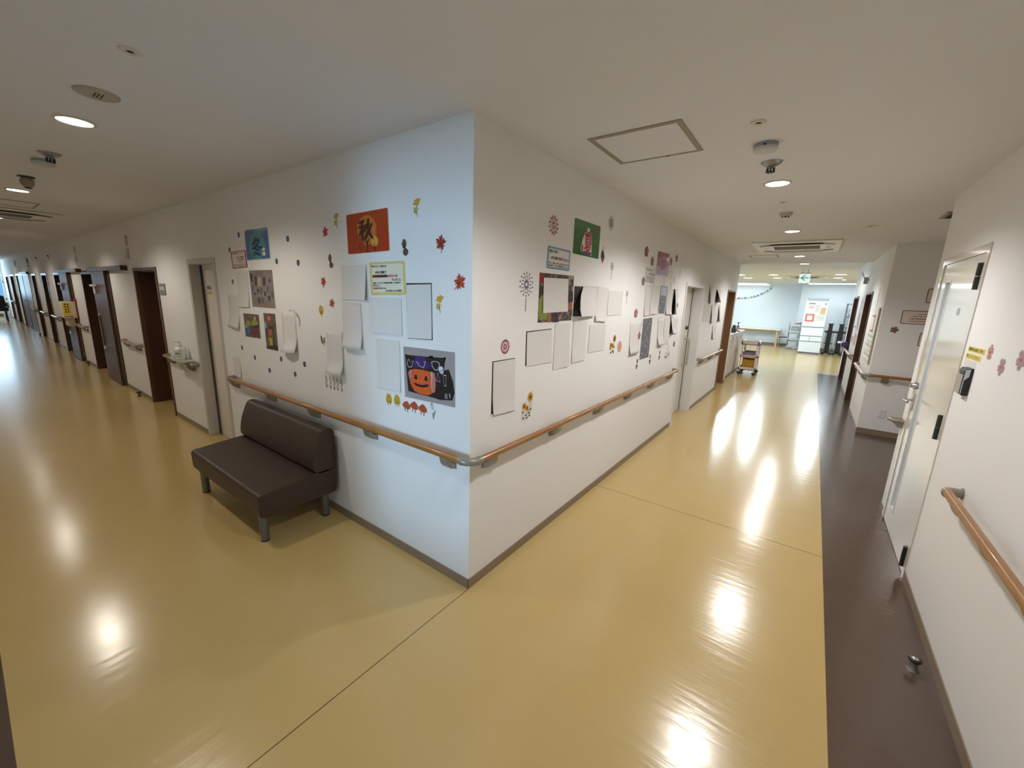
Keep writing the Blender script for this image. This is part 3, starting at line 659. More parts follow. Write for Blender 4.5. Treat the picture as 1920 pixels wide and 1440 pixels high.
# faint wall call lights above doors 3 and 2
for (px, py, lab) in ((140.5, 469, 'faint beige lamp housing high on the wall above the gap between the sliding doors'), (143.5, 486, 'faint beige plate just under the lamp housing'), (237, 452, 'beige emergency lamp high on the wall left of the recessed doorway'), (240, 476, 'beige plate under the emergency lamp')):
    a, z = FL.px(px, py)
    o = thing('wall_lamp', lab, 'lamp', FL.P(a, z, 0)); M_BEIGEPL = mat('beige_plastic', srgb(206, 196, 180), 0.5)
    fbox(FL, a-0.045, a+0.045, z-0.07, z+0.07, 0, 0.015).build('housing', M_BEIGEPL, o, bevel=0.008); fbox(FL, a-0.03, a+0.03, z-0.05, z+0.0, 0.015, 0.018).build('lens', mat('beige_lens', srgb(190, 178, 160), 0.4), o)
# dark seat by the end window
o = thing('dark_chair', 'black padded chair on casters at the far left edge below the window', 'chair', (-25.6, -0.55, 0))
mb = MB(); mb.prism(smooth_poly([(-0.92, 0.42), (-0.92, 0.56), (-0.2, 0.56), (-0.2, 0.42)], 0.04), lambda y, z, d: Vector((d, y, z)), -26.0, -25.2); mb.build('seat', M_BLACK, o, bevel=0.03)
mb = MB(); mb.prism(smooth_poly([(-0.92, 0.56), (-0.92, 1.08), (-0.22, 1.02), (-0.2, 0.56)], 0.08), lambda y, z, d: Vector((d, y, z)), -26.1, -25.95); mb.build('backrest', M_BLACK, o, bevel=0.03)
for y in (-0.9, -0.2):
    mb = MB(); mb.ring_tube([(-25.95, y, 0.56), (-25.95, y, 0.72), (-25.3, y, 0.74), (-25.2, y, 0.56)], 0.025, 10); mb.build('armrest', M_DKMETAL, o)
for x in (-25.9, -25.25):
    for y in (-0.85, -0.27):
        mb = MB(); mb.cyl((x, y, 0.12), (x, y, 0.43), 0.02); mb.build('leg', M_DKMETAL, o)
        mb = MB(); mb.lathe((x, y-0.02, 0.062), [(0.06, 0), (0.06, 0.04)], 'y', n=18); mb.build('caster', M_BLACK, o)
mb = MB(); mb.box((-25.75, -0.75, 0.18), (-25.4, -0.35, 0.30)); mb.build('footrest', mat('pale_footrest', srgb(190, 182, 160), 0.5), o, bevel=0.01)

# ------------------------------------------------------------------ right wall small things
o = thing('card_reader', 'grey and black card reader with a painted pale side reflection right of the steel door', 'reader', FR.P(-1.66, 1.31, 0))
prof = [(0.0, -0.07), (0.022, -0.072), (0.029, -0.064), (0.031, 0.062), (0.026, 0.072), (0.0, 0.074)]
mb = MB(); mb.prism(prof, lambda oo, z, d: FR.P(d, 1.315+z, oo), -1.645, -1.55); mb.build('body', M_BLACK, o, bevel=0.003)
fbox(FR, -1.642, -1.556, 1.252, 1.352, 0.0305, 0.034).build('front_cover', mat('warm_grey_plastic', srgb(168, 162, 152), 0.4), o, bevel=0.002)
fbox(FR, -1.642, -1.556, 1.357, 1.375, 0.0295, 0.033).build('reader_window', mat('dark_window', srgb(60, 62, 62), 0.12), o, bevel=0.002)
mb = MB(); mb.prism([(0.011, 1.385), (0.029, 1.38), (0.031, 1.256), (0.027, 1.25), (0.027, 1.325), (0.012, 1.345)], lambda oo, z, d: FR.P(d, z, oo), -1.5505, -1.5485); mb.build('side_reflection', mat('pale_side_reflection', srgb(196, 204, 212), 0.2), o)  # reflection on the glossy black side, painted as a thin pale plate
M_YTAPE = mat('yellow_label_tape', srgb(228, 206, 100), 0.5)
def strip_label(y0, y1, z, text, lab):
    mb = fbox(FR, -y1, -y0, z-0.014, z+0.014, 0.0, 0.0012); ob = tag(mb.build('yellow_label', M_YTAPE), lab, 'label', 'yellow label tapes')
    vs, fs = text2d(text); x0, x1 = min(p[0] for p in vs), max(p[0] for p in vs); yy0, yy1 = min(p[1] for p in vs), max(p[1] for p in vs)
    mb = MB(); mb.add([FR.P(-y1+0.015+(x-x0)/(x1-x0)*(y1-y0-0.03), z-0.009+(y-yy0)/(yy1-yy0)*0.018, 0.0018) for x, y in vs], fs); mb.build('lettering', mat('brown_ink', srgb(96, 78, 30), 0.6), ob)
strip_label(1.47, 1.735, 1.482, '開閉時は暗証番号を', 'upper of two yellow label tapes above the card reader')
strip_label(1.50, 1.745, 1.444, '押してください', 'lower of two yellow label tapes above the card reader')
o = tag(fbox(FR, -1.74, -1.55, 1.385, 1.425, 0.0, 0.001).build('blank_label', M_PAPER), 'blank white tape between yellow labels and card reader', 'label')

def flower(R, n=5, a0=PI/2, notch=0.82, inner=0.5):
    p = []
    for k in range(n):
        a = a0+2*PI*k/n; w = PI/n
        p += [(inner*R*math.cos(a-w), inner*R*math.sin(a-w)), (0.86*R*math.cos(a-w*0.72), 0.86*R*math.sin(a-w*0.72)), (R*math.cos(a-w*0.25), R*math.sin(a-w*0.25)), (notch*R*math.cos(a), notch*R*math.sin(a)), (R*math.cos(a+w*0.25), R*math.sin(a+w*0.25)), (0.86*R*math.cos(a+w*0.72), 0.86*R*math.sin(a+w*0.72))]
    return p
M_PINK1 = mat('dusty_pink_print', srgb(186, 138, 126), 0.5); M_PINK2 = mat('mauve_pink_print', srgb(168, 136, 144), 0.5); M_ROSE = mat('rose_centre_print', srgb(150, 80, 84), 0.5)
M_BROWNFL = mat('dull_brown_print', srgb(120, 86, 74), 0.5)
for c, m, lab, R, a0 in (((1857, 661), M_PINK1, 'salmon pink cherry blossom sticker nearest the yellow label tapes', 0.04, PI/2), ((1878, 688), M_PINK2, 'mauve cherry blossom sticker lowest of three on the right wall', 0.042, 0.9), ((1915, 675), M_PINK2, 'cherry blossom sticker with dark centre cut by the right picture edge', 0.046, 2.2)):
    sticker('flower_sticker', lab, 'sticker', FR, c, [(m, [flower(R, a0=a0)]), (M_ROSE, [disc(0, 0, R*0.2, n=10)])], 'cherry blossom stickers')
sticker('flower_sticker', 'dark brown cherry blossom sticker on the alcove wall', 'sticker', FA, (1677, 618.5), [(M_BROWNFL, [flower(0.045, a0=1.2)]), (M_ROSE, [disc(0, 0, 0.009, n=10)])], 'cherry blossom stickers')
# framed notices in the alcove
M_PINKPAPER = mat('pale_pink_paper', srgb(222, 206, 198), 0.7); M_BRLINE = mat('brown_border', srgb(92, 62, 58), 0.6); M_GREYINK = mat('grey_brown_ink', srgb(120, 98, 90), 0.6)
def bars(rows):
    out = []
    for (u0, u1, v, h) in rows:
        u = u0; k = 0
        while u < u1-0.01:
            w = (0.035, 0.05, 0.028, 0.06)[k % 4]; out.append(rect(u, v-h/2, min(u1, u+w), v+h/2)); u += w+0.012; k += 1
    return out
def alcove_notice(lab, x0, x1, z0, z1, rows):
    def fn(u, v, o): return FA.P(x0+(x1-x0)*u, z1-(z1-z0)*v, o)
    mb = MB(); mats = [M_BRLINE, M_PINKPAPER, M_GREYINK]; rx, rz = 0.02/(x1-x0), 0.02/(z1-z0)
    def lay(poly, o, mi): mb.add([fn(u, v, o) for u, v in poly], [tuple(range(len(poly)))], mi)
    lay(rrect(0, 0, 1, 1, rx, rz), 0.001, 0); lay(rrect(rx*0.42, rz*0.42, 1-rx*0.42, 1-rz*0.42, rx*0.7, rz*0.7), 0.0015, 1)
    for p in bars(rows): lay(p, 0.002, 2)
    return tag(mb.build('framed_notice', mats), lab, 'notice', 'brown framed notices in the alcove')
alcove_notice('topmost brown framed notice, half hidden by the right wall', 2.475, 2.86, 1.775, 1.95, [(0.2, 0.8, 0.4, 0.07), (0.2, 0.8, 0.62, 0.07)])
alcove_notice('middle brown framed notice with four lines of small print', 2.288, 2.70, 1.507, 1.677, [(0.36, 0.66, 0.26, 0.05), (0.26, 0.74, 0.42, 0.06), (0.2, 0.82, 0.6, 0.08), (0.2, 0.78, 0.78, 0.06)])
alcove_notice('lowest brown framed notice, mostly hidden by the right wall', 2.497, 2.88, 1.238, 1.407, [(0.2, 0.8, 0.4, 0.07), (0.2, 0.8, 0.62, 0.07)])
o = thing('wall_outlet', 'white wall socket low on the alcove wall', 'outlet', FA.P(2.315, 0.31, 0))
fbox(FA, 2.28, 2.352, 0.255, 0.37, 0, 0.008).build('cover_plate', M_WHITEPL, o, bevel=0.003)
mb = MB()
for dz in (0.285, 0.33):
    for dx in (-0.008, 0.008): fbox(FA, 2.316+dx-0.0018, 2.316+dx+0.0018, dz, dz+0.014, 0.008, 0.0088, mb)
mb.build('slots', M_BLACK, o)
# far right wall: slip rack, posters, sign bracket, items on the rail
o = thing('slip_rack', 'tall white slip rack with a red bracket mark on the right wall before the alcove', 'rack', FR.P(-6.2, 0.9, 0))
fbox(FR, -6.62, -5.80, 0.93, 1.70, 0.0, 0.012).build('back_board', mat('pale_green_white', srgb(224, 226, 216), 0.5), o, bevel=0.004)
fbox(FR, -5.83, -5.79, 0.93, 1.70, 0.0, 0.02).build('side_frame', mat('olive_grey_frame', srgb(158, 148, 122), 0.5), o)
mb = MB(); 
for z0, z1, a0, a1 in ((1.57, 1.595, -6.50, -6.12), (1.36, 1.385, -6.50, -6.12)): fbox(FR, a0, a1, z0, z1, 0.012, 0.0135, mb)
fbox(FR, -6.2, -6.12, 1.36, 1.595, 0.012, 0.0135, mb); mb.build('red_mark', mat('faded_red', srgb(206, 112, 108), 0.5), o)
M_SLIP = mat('pale_green_slip', srgb(198, 204, 188), 0.6)
for k in range(6):
    z = 1.31-k*0.066
    fbox(FR, -6.56, -5.88, z-0.025, z+0.018, 0.012, 0.02).build('slip_pocket', M_WHITEPL if k % 2 else M_SLIP, o, bevel=0.003)
M_PINKP = mat('pale_lilac_paper', srgb(232, 224, 236), 0.6)
def poster(lab, a0, a1, z0, z1, m, extra=()):
    mb = fbox(FR, a0, a1, z0, z1, 0.0005, 0.004); mats = [m]
    for (mm, b0, b1, y0, y1) in extra:
        if mm not in mats: mats.append(mm)
        fbox(FR, b0, b1, y0, y1, 0.004, 0.0055, mb, mats.index(mm))
    return tag(mb.build('poster', mats), lab, 'poster', 'posters between the brown doorways')
poster('tall pale lilac poster beside the further dark brown doorway', -9.65, -9.05, 0.95, 1.90, M_PINKP, ((M_PINK1, -9.5, -9.2, 1.0, 1.12), (mat('lilac_ink', srgb(160, 140, 190), 0.6), -9.55, -9.15, 1.3, 1.34)))
poster('narrow cream poster left of the nearer dark brown doorway', -8.98, -8.62, 1.25, 1.93, M_PAPER, ((mat('tan_print', srgb(186, 150, 104), 0.6), -8.9, -8.7, 1.3, 1.6),))
poster('small tan card under the cream poster on the far right wall', -8.95, -8.6, 0.98, 1.2, mat('tan_card', srgb(200, 168, 128), 0.6))
tag(fbox(FR, -7.0, -6.4, 1.66, 1.97, 0.0, 0.006).build('wall_panel', M_WHITEPL, bevel=0.002), 'plain white panel above the slip rack', 'panel')
o = thing('wall_sign', 'small grey sign on an arm high on the far right wall', 'sign', FR.P(-8.5, 2.2, 0))
mb = MB(); mb.ring_tube([FR.P(-8.5, 2.20, 0), FR.P(-8.5, 2.22, 0.06), FR.P(-8.5, 2.33, 0.11)], 0.008, 8); mb.build('arm', M_GREY, o)
fbox(FR, -8.53, -8.47, 2.13, 2.25, 0.01, 0.07).build('plate', M_GREYPL, o, bevel=0.004)
o = thing('purple_bundle', 'rolled purple cloth resting on the far right handrail', 'cloth', (W-0.07, 10.1, 0.834))
M_PURPLE = mat('purple_cloth', srgb(94, 76, 140), 0.7); mb = MB(); mb.cyl((W-0.07, 9.95, 0.895), (W-0.07, 10.3, 0.895), 0.06); mb.build('roll', M_PURPLE, o)
mb = MB(); mb.cyl((W-0.07, 10.06, 0.895), (W-0.07, 10.09, 0.895), 0.0625); mb.build('band', mat('lilac_band', srgb(150, 138, 186), 0.6), o)
o = tag(fbox(FR, -11.45, -11.1, 0.835, 0.87, 0.01, 0.14).build('white_tray', M_WHITEPL, bevel=0.006), 'small white tray at the end of the far right handrail', 'tray')

# ------------------------------------------------------------------ ceiling things
def lamp_mat(name, colr, s):
    return mat(name, (0.8, 0.8, 0.8), 0.5, emit=colr, estr=s)
DLC = (0.98, 0.985, 1.0); DLW = (1.0, 0.93, 0.82)
M_LAMP = lamp_mat('lit_downlight_diffuser', (1.0, 0.93, 0.80), 14)
M_LAMPW = lamp_mat('lit_room_diffuser', (0.95, 0.97, 1.0), 6); M_TUBE = lamp_mat('lit_tube_cover', (0.93, 0.97, 1.0), 2.4)
M_TRIM = mat('white_trim_ring', srgb(214, 206, 192), 0.5)
def downlight(x, y, label, z=H, power=60, r=0.068, col=DLC, m=None, group='corridor downlights', spot=True):
    o = thing('downlight', label, 'ceiling light', (x, y, z-0.012), group)
    mb = MB(); mb.lathe((x, y, z), [(r+0.016, 0), (r+0.016, 0.004), (r+0.004, 0.009), (r, 0.004)], sgn=-1, n=36); mb.build('trim_ring', M_TRIM, o)
    mb = MB(); mb.lathe((x, y, z), [(r, 0.001), (r, 0.006), (r*0.6, 0.009), (0.0001, 0.0095)], sgn=-1, n=36); mb.build('diffuser', m or M_LAMP, o)
    if spot and power:
        l = bpy.data.lights.new('lamp', 'SPOT'); l.energy = power; l.color = col; l.spot_size = math.radians(174 if m is M_LAMPW else 152); l.spot_blend = 0.3 if m is M_LAMPW else 0.55; l.shadow_soft_size = 0.06
        lo = bpy.data.objects.new('lamp', l); COL.objects.link(lo); put(lo, (x, y, z-0.075), o)
    return o
PD = 60
for (x, y), lab in (((1.05, -0.275), 'downlight straight above the corner, just past the top picture edge'), ((1.047, 1.944), 'lit downlight below the two grey ceiling detectors on the right'), ((1.049, 4.143), 'lit downlight just before the ceiling air conditioner'), ((1.045, 6.912), 'lit downlight just behind the ceiling air conditioner')):
    downlight(x, y, lab, power=PD*(0.78 if y < 0 else 1.2))
for i, x in enumerate((-1.888, -4.80, -7.75, -10.7, -13.6, -16.55, -19.5, -22.4, -25.4)):
    downlight(x, -1.018, 'lit downlight in the left corridor ceiling, %s from the corner' % ('nearest', 'second', 'third', 'fourth', 'fifth', 'sixth', 'seventh', 'eighth', 'ninth')[i], power=PD*0.58 if i < 4 else PD*0.4, col=DLW)
# access hatches
M_HATCH = mat('grey_olive_hatch_frame', srgb(150, 140, 118), 0.5); 
def hatch(label, x0, x1, y0, y1, w=0.027):
    o = thing('ceiling_hatch', label, 'hatch', ((x0+x1)/2, (y0+y1)/2, H-0.004), 'ceiling access hatches')
    mb = MB(); z0, z1 = H-0.004, H
    mb.box((x0, y0, z0), (x1, y0+w, z1)); mb.box((x0, y1-w*0.7, z0), (x1, y1, z1)); mb.box((x0, y0+w, z0), (x0+w, y1-w*0.7, z1)); mb.box((x1-w, y0+w, z0), (x1, y1-w*0.7, z1)); mb.build('frame', M_HATCH, o)
    mb = MB(); mb.box((x0+w, y0+w, H-0.002), (x1-w, y1-w*0.7, H)); mb.build('panel', M_CEIL, o)
    mb = MB(); mb.lathe((x0*0.4+x1*0.6, y1-w*0.35, H-0.004), [(0.008, 0), (0.006, 0.002)], sgn=-1, n=12); mb.build('latch', M_DKMETAL, o)
hatch('large square ceiling hatch with a grey frame right of the corner', 0.284, 0.759, 0.572, 1.038)
hatch('ceiling hatch beyond the air conditioner in the right corridor', 0.331, 0.757, 6.62, 7.05)
hatch('ceiling hatch at the upper left edge before the air conditioner', -6.18, -5.63, -1.25, -0.806)
# small round things
def disc_sensor(x, y, label, r=0.033, hole=True, z=H, cat='sensor', name='ceiling_sensor', m=None):
    o = thing(name, label, cat, (x, y, z-0.006))
    mb = MB(); mb.lathe((x, y, z), [(r, 0), (r, 0.004), (r*0.75, 0.006), (r*0.38, 0.005), (r*0.36, 0.001)], sgn=-1, n=32); mb.build('plate', m or M_TRIM, o)
    if hole:
        mb = MB(); mb.lathe((x, y, z), [(r*0.36, 0.001), (r*0.36, 0.004), (r*0.1, 0.007)], sgn=-1, n=20); mb.build('lens', M_BLACK, o)
    return o
disc_sensor(1.046, 0.79, 'small round ceiling sensor with dark lens above the grey drum detector')
disc_sensor(1.044, 2.581, 'tiny flat ceiling sensor behind the lit downlight on the right', 0.03)
disc_sensor(-0.757, -1.022, 'small round ceiling sensor with dark lens at the upper left')
disc_sensor(1.711, 4.11, 'flat round sprinkler cover plate near the right wall', 0.06, cat='sprinkler cover', name='sprinkler_cover')
disc_sensor(1.05, 8.72, 'small dark ceiling detector in front of the arrow sign', 0.06, z=HR)
o = thing('ceiling_speaker', 'round flush ceiling speaker above the nearest left downlight', 'speaker', (-1.345, -1.018, H-0.008))
M_SPK = mat('grey_beige_speaker', srgb(178, 168, 152), 0.55); mb = MB(); mb.lathe((-1.345, -1.018, H), [(0.078, 0), (0.078, 0.005), (0.07, 0.008), (0.01, 0.009)], sgn=-1, n=40); mb.build('cover', M_SPK, o)
mb = MB()
for k in range(5):
    for j in range(3):
        x, y = -1.345-0.026+k*0.013, -1.018-0.012+j*0.012; mb.box((x, y, H-0.0105), (x+0.008, y+0.005, H-0.0088))
mb.build('grille_slots', M_DARKGREY, o)
def drum(x, y, label):
    o = thing('drum_detector', label, 'detector', (x, y, H-0.055), 'drum shaped ceiling detectors'); r = 0.056
    mb = MB(); mb.lathe((x, y, H), [(r, 0), (r, 0.016), (r*0.97, 0.017)], sgn=-1, n=36); mb.build('base', M_GREYPL, o)
    mb = MB(); mb.lathe((x, y, H), [(r, 0.018), (r, 0.03), (r*0.9, 0.036), (r*0.5, 0.0375)], sgn=-1, n=36); mb.build('cover', mat('pale_grey_plastic', srgb(196, 196, 196), 0.35), o)
    mb = MB(); mb.box((x-0.006, y-r-0.001, H-0.02), (x+0.006, y-r+0.004, H-0.011)); mb.build('indicator', M_BLACK, o)
drum(1.05, 1.11, 'grey drum shaped detector on the right corridor ceiling'); drum(-3.12, -1.015, 'drum shaped detector on the left corridor ceiling')
def spr(x, y, label, m):
    o = thing('sprinkler', label, 'sprinkler', (x, y, H-0.06), 'ceiling sprinklers')
    mb = MB(); mb.lathe((x, y, H), [(0.056, 0), (0.054, 0.005), (0.036, 0.02), (0.024, 0.026)], sgn=-1, n=36); mb.build('flange', m, o)
    mb = MB(); mb.lathe((x, y, H), [(0.022, 0.024), (0.022, 0.032), (0.018, 0.034)], sgn=-1, n=24); mb.build('collar', M_GREYPL, o)
    mb = MB()
    for k in range(8):
        a = 2*PI*k/8; mb.cyl((x+0.02*math.cos(a), y+0.02*math.sin(a), H-0.033), (x+0.02*math.cos(a), y+0.02*math.sin(a), H-0.055), 0.0028, n=6)
    mb.build('cage', M_DKMETAL, o)
    mb = MB(); mb.lathe((x, y, H), [(0.024, 0.054), (0.024, 0.058), (0.005, 0.059)], sgn=-1, n=24); mb.build('head', M_DKMETAL, o)
spr(1.05, 1.44, 'chrome sprinkler head hanging behind the grey drum detector', M_STEEL); spr(-2.84, -1.013, 'sprinkler head beside the drum detector on the left ceiling', M_STEEL)
def cone_det(x, y, label, r=0.052):
    o = thing('smoke_detector', label, 'detector', (x, y, H-0.05), 'cone shaped smoke detectors')
    mb = MB(); mb.lathe((x, y, H), [(r, 0), (r, 0.014), (r*0.66, 0.032)], sgn=-1, n=32); mb.build('base', mat('grey_green_plastic', srgb(172, 172, 160), 0.4), o)
    mb = MB()
    for k in range(8):
        a = 2*PI*k/8; mb.add([Vector((x+r*rr*math.cos(a+da), y+r*rr*math.sin(a+da), H-zz)) for rr, da, zz in ((0.665, -0.25, 0.032), (0.665, 0.25, 0.032), (0.6, 0.25, 0.044), (0.6, -0.25, 0.044))], [(0, 1, 2, 3)])
    mb.build('slots', M_BLACK, o)
    mb = MB(); mb.lathe((x, y, H), [(r*0.6, 0.032), (r*0.56, 0.044), (r*0.5, 0.05), (0.001, 0.051)], sgn=-1, n=32); mb.build('cap', M_WHITEPL, o)
cone_det(1.045, 3.05, 'cone shaped smoke detector before the second lit downlight'); 
o = thing('dome_camera', 'dark rimmed dome camera behind the left ceiling detectors', 'camera', (-3.95, -1.03, H-0.09))
mb = MB(); mb.lathe((-3.95, -1.03, H), [(0.05, 0), (0.05, 0.01), (0.03, 0.012)], sgn=-1); mb.build('base', M_DKMETAL, o)
mb = MB(); mb.lathe((-3.95, -1.03, H), [(0.03, 0.012), (0.042, 0.03), (0.04, 0.062), (0.025, 0.082), (0.001, 0.09)], sgn=-1); mb.build('dome', mat('beige_dome', srgb(150, 138, 116), 0.3), o)
mb = MB(); mb.lathe((-3.95, -1.03, H), [(0.024, 0.083), (0.02, 0.09), (0.001, 0.094)], sgn=-1); mb.build('lens', M_BLACK, o)
# ceiling cassette air conditioners
M_ACW = mat('ac_white', srgb(234, 230, 222), 0.4); M_MESH = mat('ac_mesh', srgb(84, 78, 70), 0.6, bump=0.4, bscale=160)
def cassette(x0, x1, y0, y1, label, z=H, along='x'):
    o = thing('air_conditioner', label, 'air conditioner', ((x0+x1)/2, (y0+y1)/2, z-0.03), 'ceiling cassette air conditioners')
    mb = MB(); mb.box((x0, y0, z-0.022), (x1, y1, z-0.001)); mb.build('panel', M_ACW, o, bevel=0.008)
    def P(u, v, h): return Vector((x0+(x1-x0)*u, y0+(y1-y0)*v, z-h)) if along == 'x' else Vector((x0+(x1-x0)*v, y0+(y1-y0)*u, z-h))
    mb = MB(); mb.add([P(.23, .34, .0235), P(.77, .34, .0235), P(.77, .66, .0235), P(.23, .66, .0235)], [(0, 1, 2, 3)]); mb.build('intake_mesh', M_MESH, o)
    for s in (0, 1):
        v0, v1 = (0.09, 0.26) if s == 0 else (0.91, 0.76)
        pts = [(0.07+0.86*k/14, v0+(v1-v0)*0.0 if 0 < k < 14 else (v0+v1)/2) for k in range(15)]
        mb = MB(); n = 15; lo_ = [P(u, v0+0.1*(1 if s == 0 else -1)*(abs(2*k/14-1))**4, .0232) for k, (u, _) in enumerate(pts)]; hi_ = [P(u, v1+0.06*(1 if s == 0 else -1)*(abs(2*k/14-1))**4, .0232) for k, (u, _) in enumerate(pts)]
        mb.add(lo_+hi_, [(k, k+1, n+k+1, n+k) for k in range(n-1)]); mb.build('air_slot', M_BLACK if s == 0 else M_DARKGREY, o)
        mb = MB(); mb.add([p+Vector((0, 0, -0.012)) for p in [P(u, v0+0.035*(1 if s == 0 else -1), .0232) for u, _ in pts[2:-2]]]+[P(u, v1, .0232) for u, _ in pts[2:-2]], [(k, k+1, n-4+k+1, n-4+k) for k in range(n-5)]); mb.build('louver', M_GREYPL, o)
    for u in (0.14, 0.86):
        mb = MB(); mb.lathe(P(u, 0.5, .022), [(0.03, 0), (0.028, 0.008), (0.01, 0.012)], sgn=-1, n=16); mb.build('corner_cover', M_ACW, o)
cassette(0.56, 1.535, 4.97, 6.15, 'ceiling cassette air conditioner in the right corridor')
cassette(-7.6, -6.42, -1.5, -0.54, 'ceiling cassette air conditioner at the upper left edge', along='y')
cassette(0.5, 1.55, 13.9, 14.9, 'ceiling cassette air conditioner in the day room behind the arrow sign', z=HR)
o = thing('ceiling_vent', 'small dark edged ceiling vent peeking from behind the right wall', 'vent', (2.3, 3.72, H-0.01))
mb = MB(); mb.box((2.16, 3.55, H-0.012), (2.5, 3.85, H)); mb.build('frame', M_HATCH, o, bevel=0.003)
mb = MB()
for k in range(4): mb.box((2.19, 3.58+k*0.065, H-0.02), (2.47, 3.60+k*0.065, H-0.012))
mb.build('slats', M_DARKGREY, o)
# hanging arrow sign
o = thing('exit_sign', 'hanging white sign with a green arrow pointing left', 'sign', (1.055, 11.15, 2.25))
mb = MB(); mb.box((0.945, 11.13, 2.265), (1.17, 11.17, 2.49)); mb.build('lit_panel', mat('lit_sign_face', srgb(214, 236, 232), 0.4, emit=(0.86, 0.97, 0.97), estr=0.6), o, bevel=0.004)
mb = MB(); mb.box((0.94, 11.125, 2.487), (1.175, 11.175, 2.505)); mb.build('housing', M_GREYPL, o)
mb = MB(); AP = lambda x, y: Vector((1.057+x, 11.1285, 2.385+y))
for q in ([(-0.06, 0.011), (-0.06, -0.011), (0.085, -0.011), (0.085, 0.011)], [(-0.088, 0.0), (-0.06, -0.002), (0.025, 0.062), (0.005, 0.075)], [(-0.088, 0.0), (0.005, -0.075), (0.025, -0.062), (-0.06, 0.002)]): mb.add([AP(x, y) for x, y in q], [(0, 1, 2, 3)])
mb.add([AP(-0.088, 0), AP(-0.055, -0.02), AP(-0.055, 0.02)], [(0, 1, 2)])
mb.build('arrow', mat('exit_green', srgb(20, 150, 110), 0.5, emit=srgb(20, 150, 110), estr=0.4), o)
mb = MB(); vs, fs = text2d('出口'); mb.add([Vector((1.1+x*0.028, 11.1284, 2.282+y*0.028)) for x, y in vs], fs); mb.build('lettering', mat('exit_green', srgb(20, 150, 110)), o)
mb = MB()
for x in (1.0, 1.115): mb.cyl((x, 11.15, 2.5), (x, 11.15, HR), 0.006, n=8)
mb.build('hanger', M_GREYPL, o)

# ------------------------------------------------------------------ day room
for i, (px, py, lab) in enumerate(((1389, 515, 'left end of the nearer row'), (1403, 521, 'left end of the further row'), (1450.5, 515, 'left of the arrow sign, nearer row'), (1457.5, 521, 'left of the arrow sign, further row'), (1577, 514.5, 'right of the arrow sign, nearer row'), (1572, 521, 'right of the arrow sign, further row'), (1583, 524.5, 'right of the arrow sign, furthest and smallest'))):
    p = hit(px, py, 2, HR); downlight(p.x, p.y, 'day room downlight, '+lab, z=HR, power=80 if i < 6 else 0, r=0.13 if i < 6 else 0.07, col=(0.80, 0.93, 1.0), m=M_LAMPW, group='day room downlights')
downlight(1.05, 9.6, 'lit downlight right above the arrow sign', z=HR, power=45, r=0.085, col=(0.9, 0.96, 1), m=M_LAMPW, group='day room downlights')
def linear(x0, x1, y, label, p):
    o = thing('linear_lamp', label, 'ceiling light', ((x0+x1)/2, y, HR-0.07), 'long white ceiling lamps')
    mb = MB(); mb.box((x0, y-0.09, HR-0.03), (x1, y+0.09, HR)); mb.build('housing', M_WHITEPL, o)
    mb = MB(); mb.box((x0+0.01, y-0.06, HR-0.065), (x1-0.01, y+0.06, HR-0.03)); mb.build('tube_cover', M_TUBE, o, bevel=0.01)
    l = bpy.data.lights.new('lamp', 'AREA'); l.shape = 'RECTANGLE'; l.size = x1-x0; l.size_y = 0.15; l.energy = p; l.color = (0.8, 0.93, 1.0)
    lo = bpy.data.objects.new('lamp', l); COL.objects.link(lo); put(lo, ((x0+x1)/2, y, HR-0.075), o)
linear(-2.0, -0.36, 18.3, 'long white ceiling lamp, nearer of the two left of the arrow sign', 20)
linear(-2.2, -0.33, 19.2, 'long white ceiling lamp against the far wall, left', 5)
linear(1.04, 2.75, 17.95, 'long white ceiling lamp right of the arrow sign', 16)
# table
M_LTWOOD = mat('pale_beech', srgb(214, 178, 130), 0.4, vary=0.06, vscale=5)
o = thing('table', 'long pale wooden table against the far day room wall', 'table', (-0.6, 19.25, 0))
mb = MB(); mb.box((-1.5, 18.95, 0.665), (0.34, 19.6, 0.70)); mb.build('tabletop', mat('pale_tabletop', srgb(232, 222, 204), 0.4), o, bevel=0.006)
mb = MB(); mb.box((-1.4, 19.14, 0.61), (0.22, 19.17, 0.665)); mb.build('apron', M_LTWOOD, o)
for x in (-1.4, 0.24):
    for y in (19.03, 19.52):
        mb = MB(); mb.box((x-0.035, y-0.03, 0), (x+0.035, y+0.03, 0.665)); mb.build('leg', M_LTWOOD, o)
# low black-topped stool table
o = thing('low_stand', 'low black topped stand with thin metal legs beside the table', 'stand', (0.52, 18.9, 0))
mb = MB(); mb.box((0.34, 18.75, 0.405), (0.72, 19.1, 0.43)); mb.build('top', M_BLACK, o)
for x in (0.37, 0.69):
    for y in (18.78, 19.07):
        mb = MB(); mb.cyl((x, y, 0.03), (x, y, 0.405), 0.011, n=10); mb.build('leg', M_STEEL, o)
        mb = MB(); mb.lathe((x, y-0.01, 0.03), [(0.03, 0), (0.03, 0.02)], 'y', n=14); mb.build('caster', M_GREYPL, o)
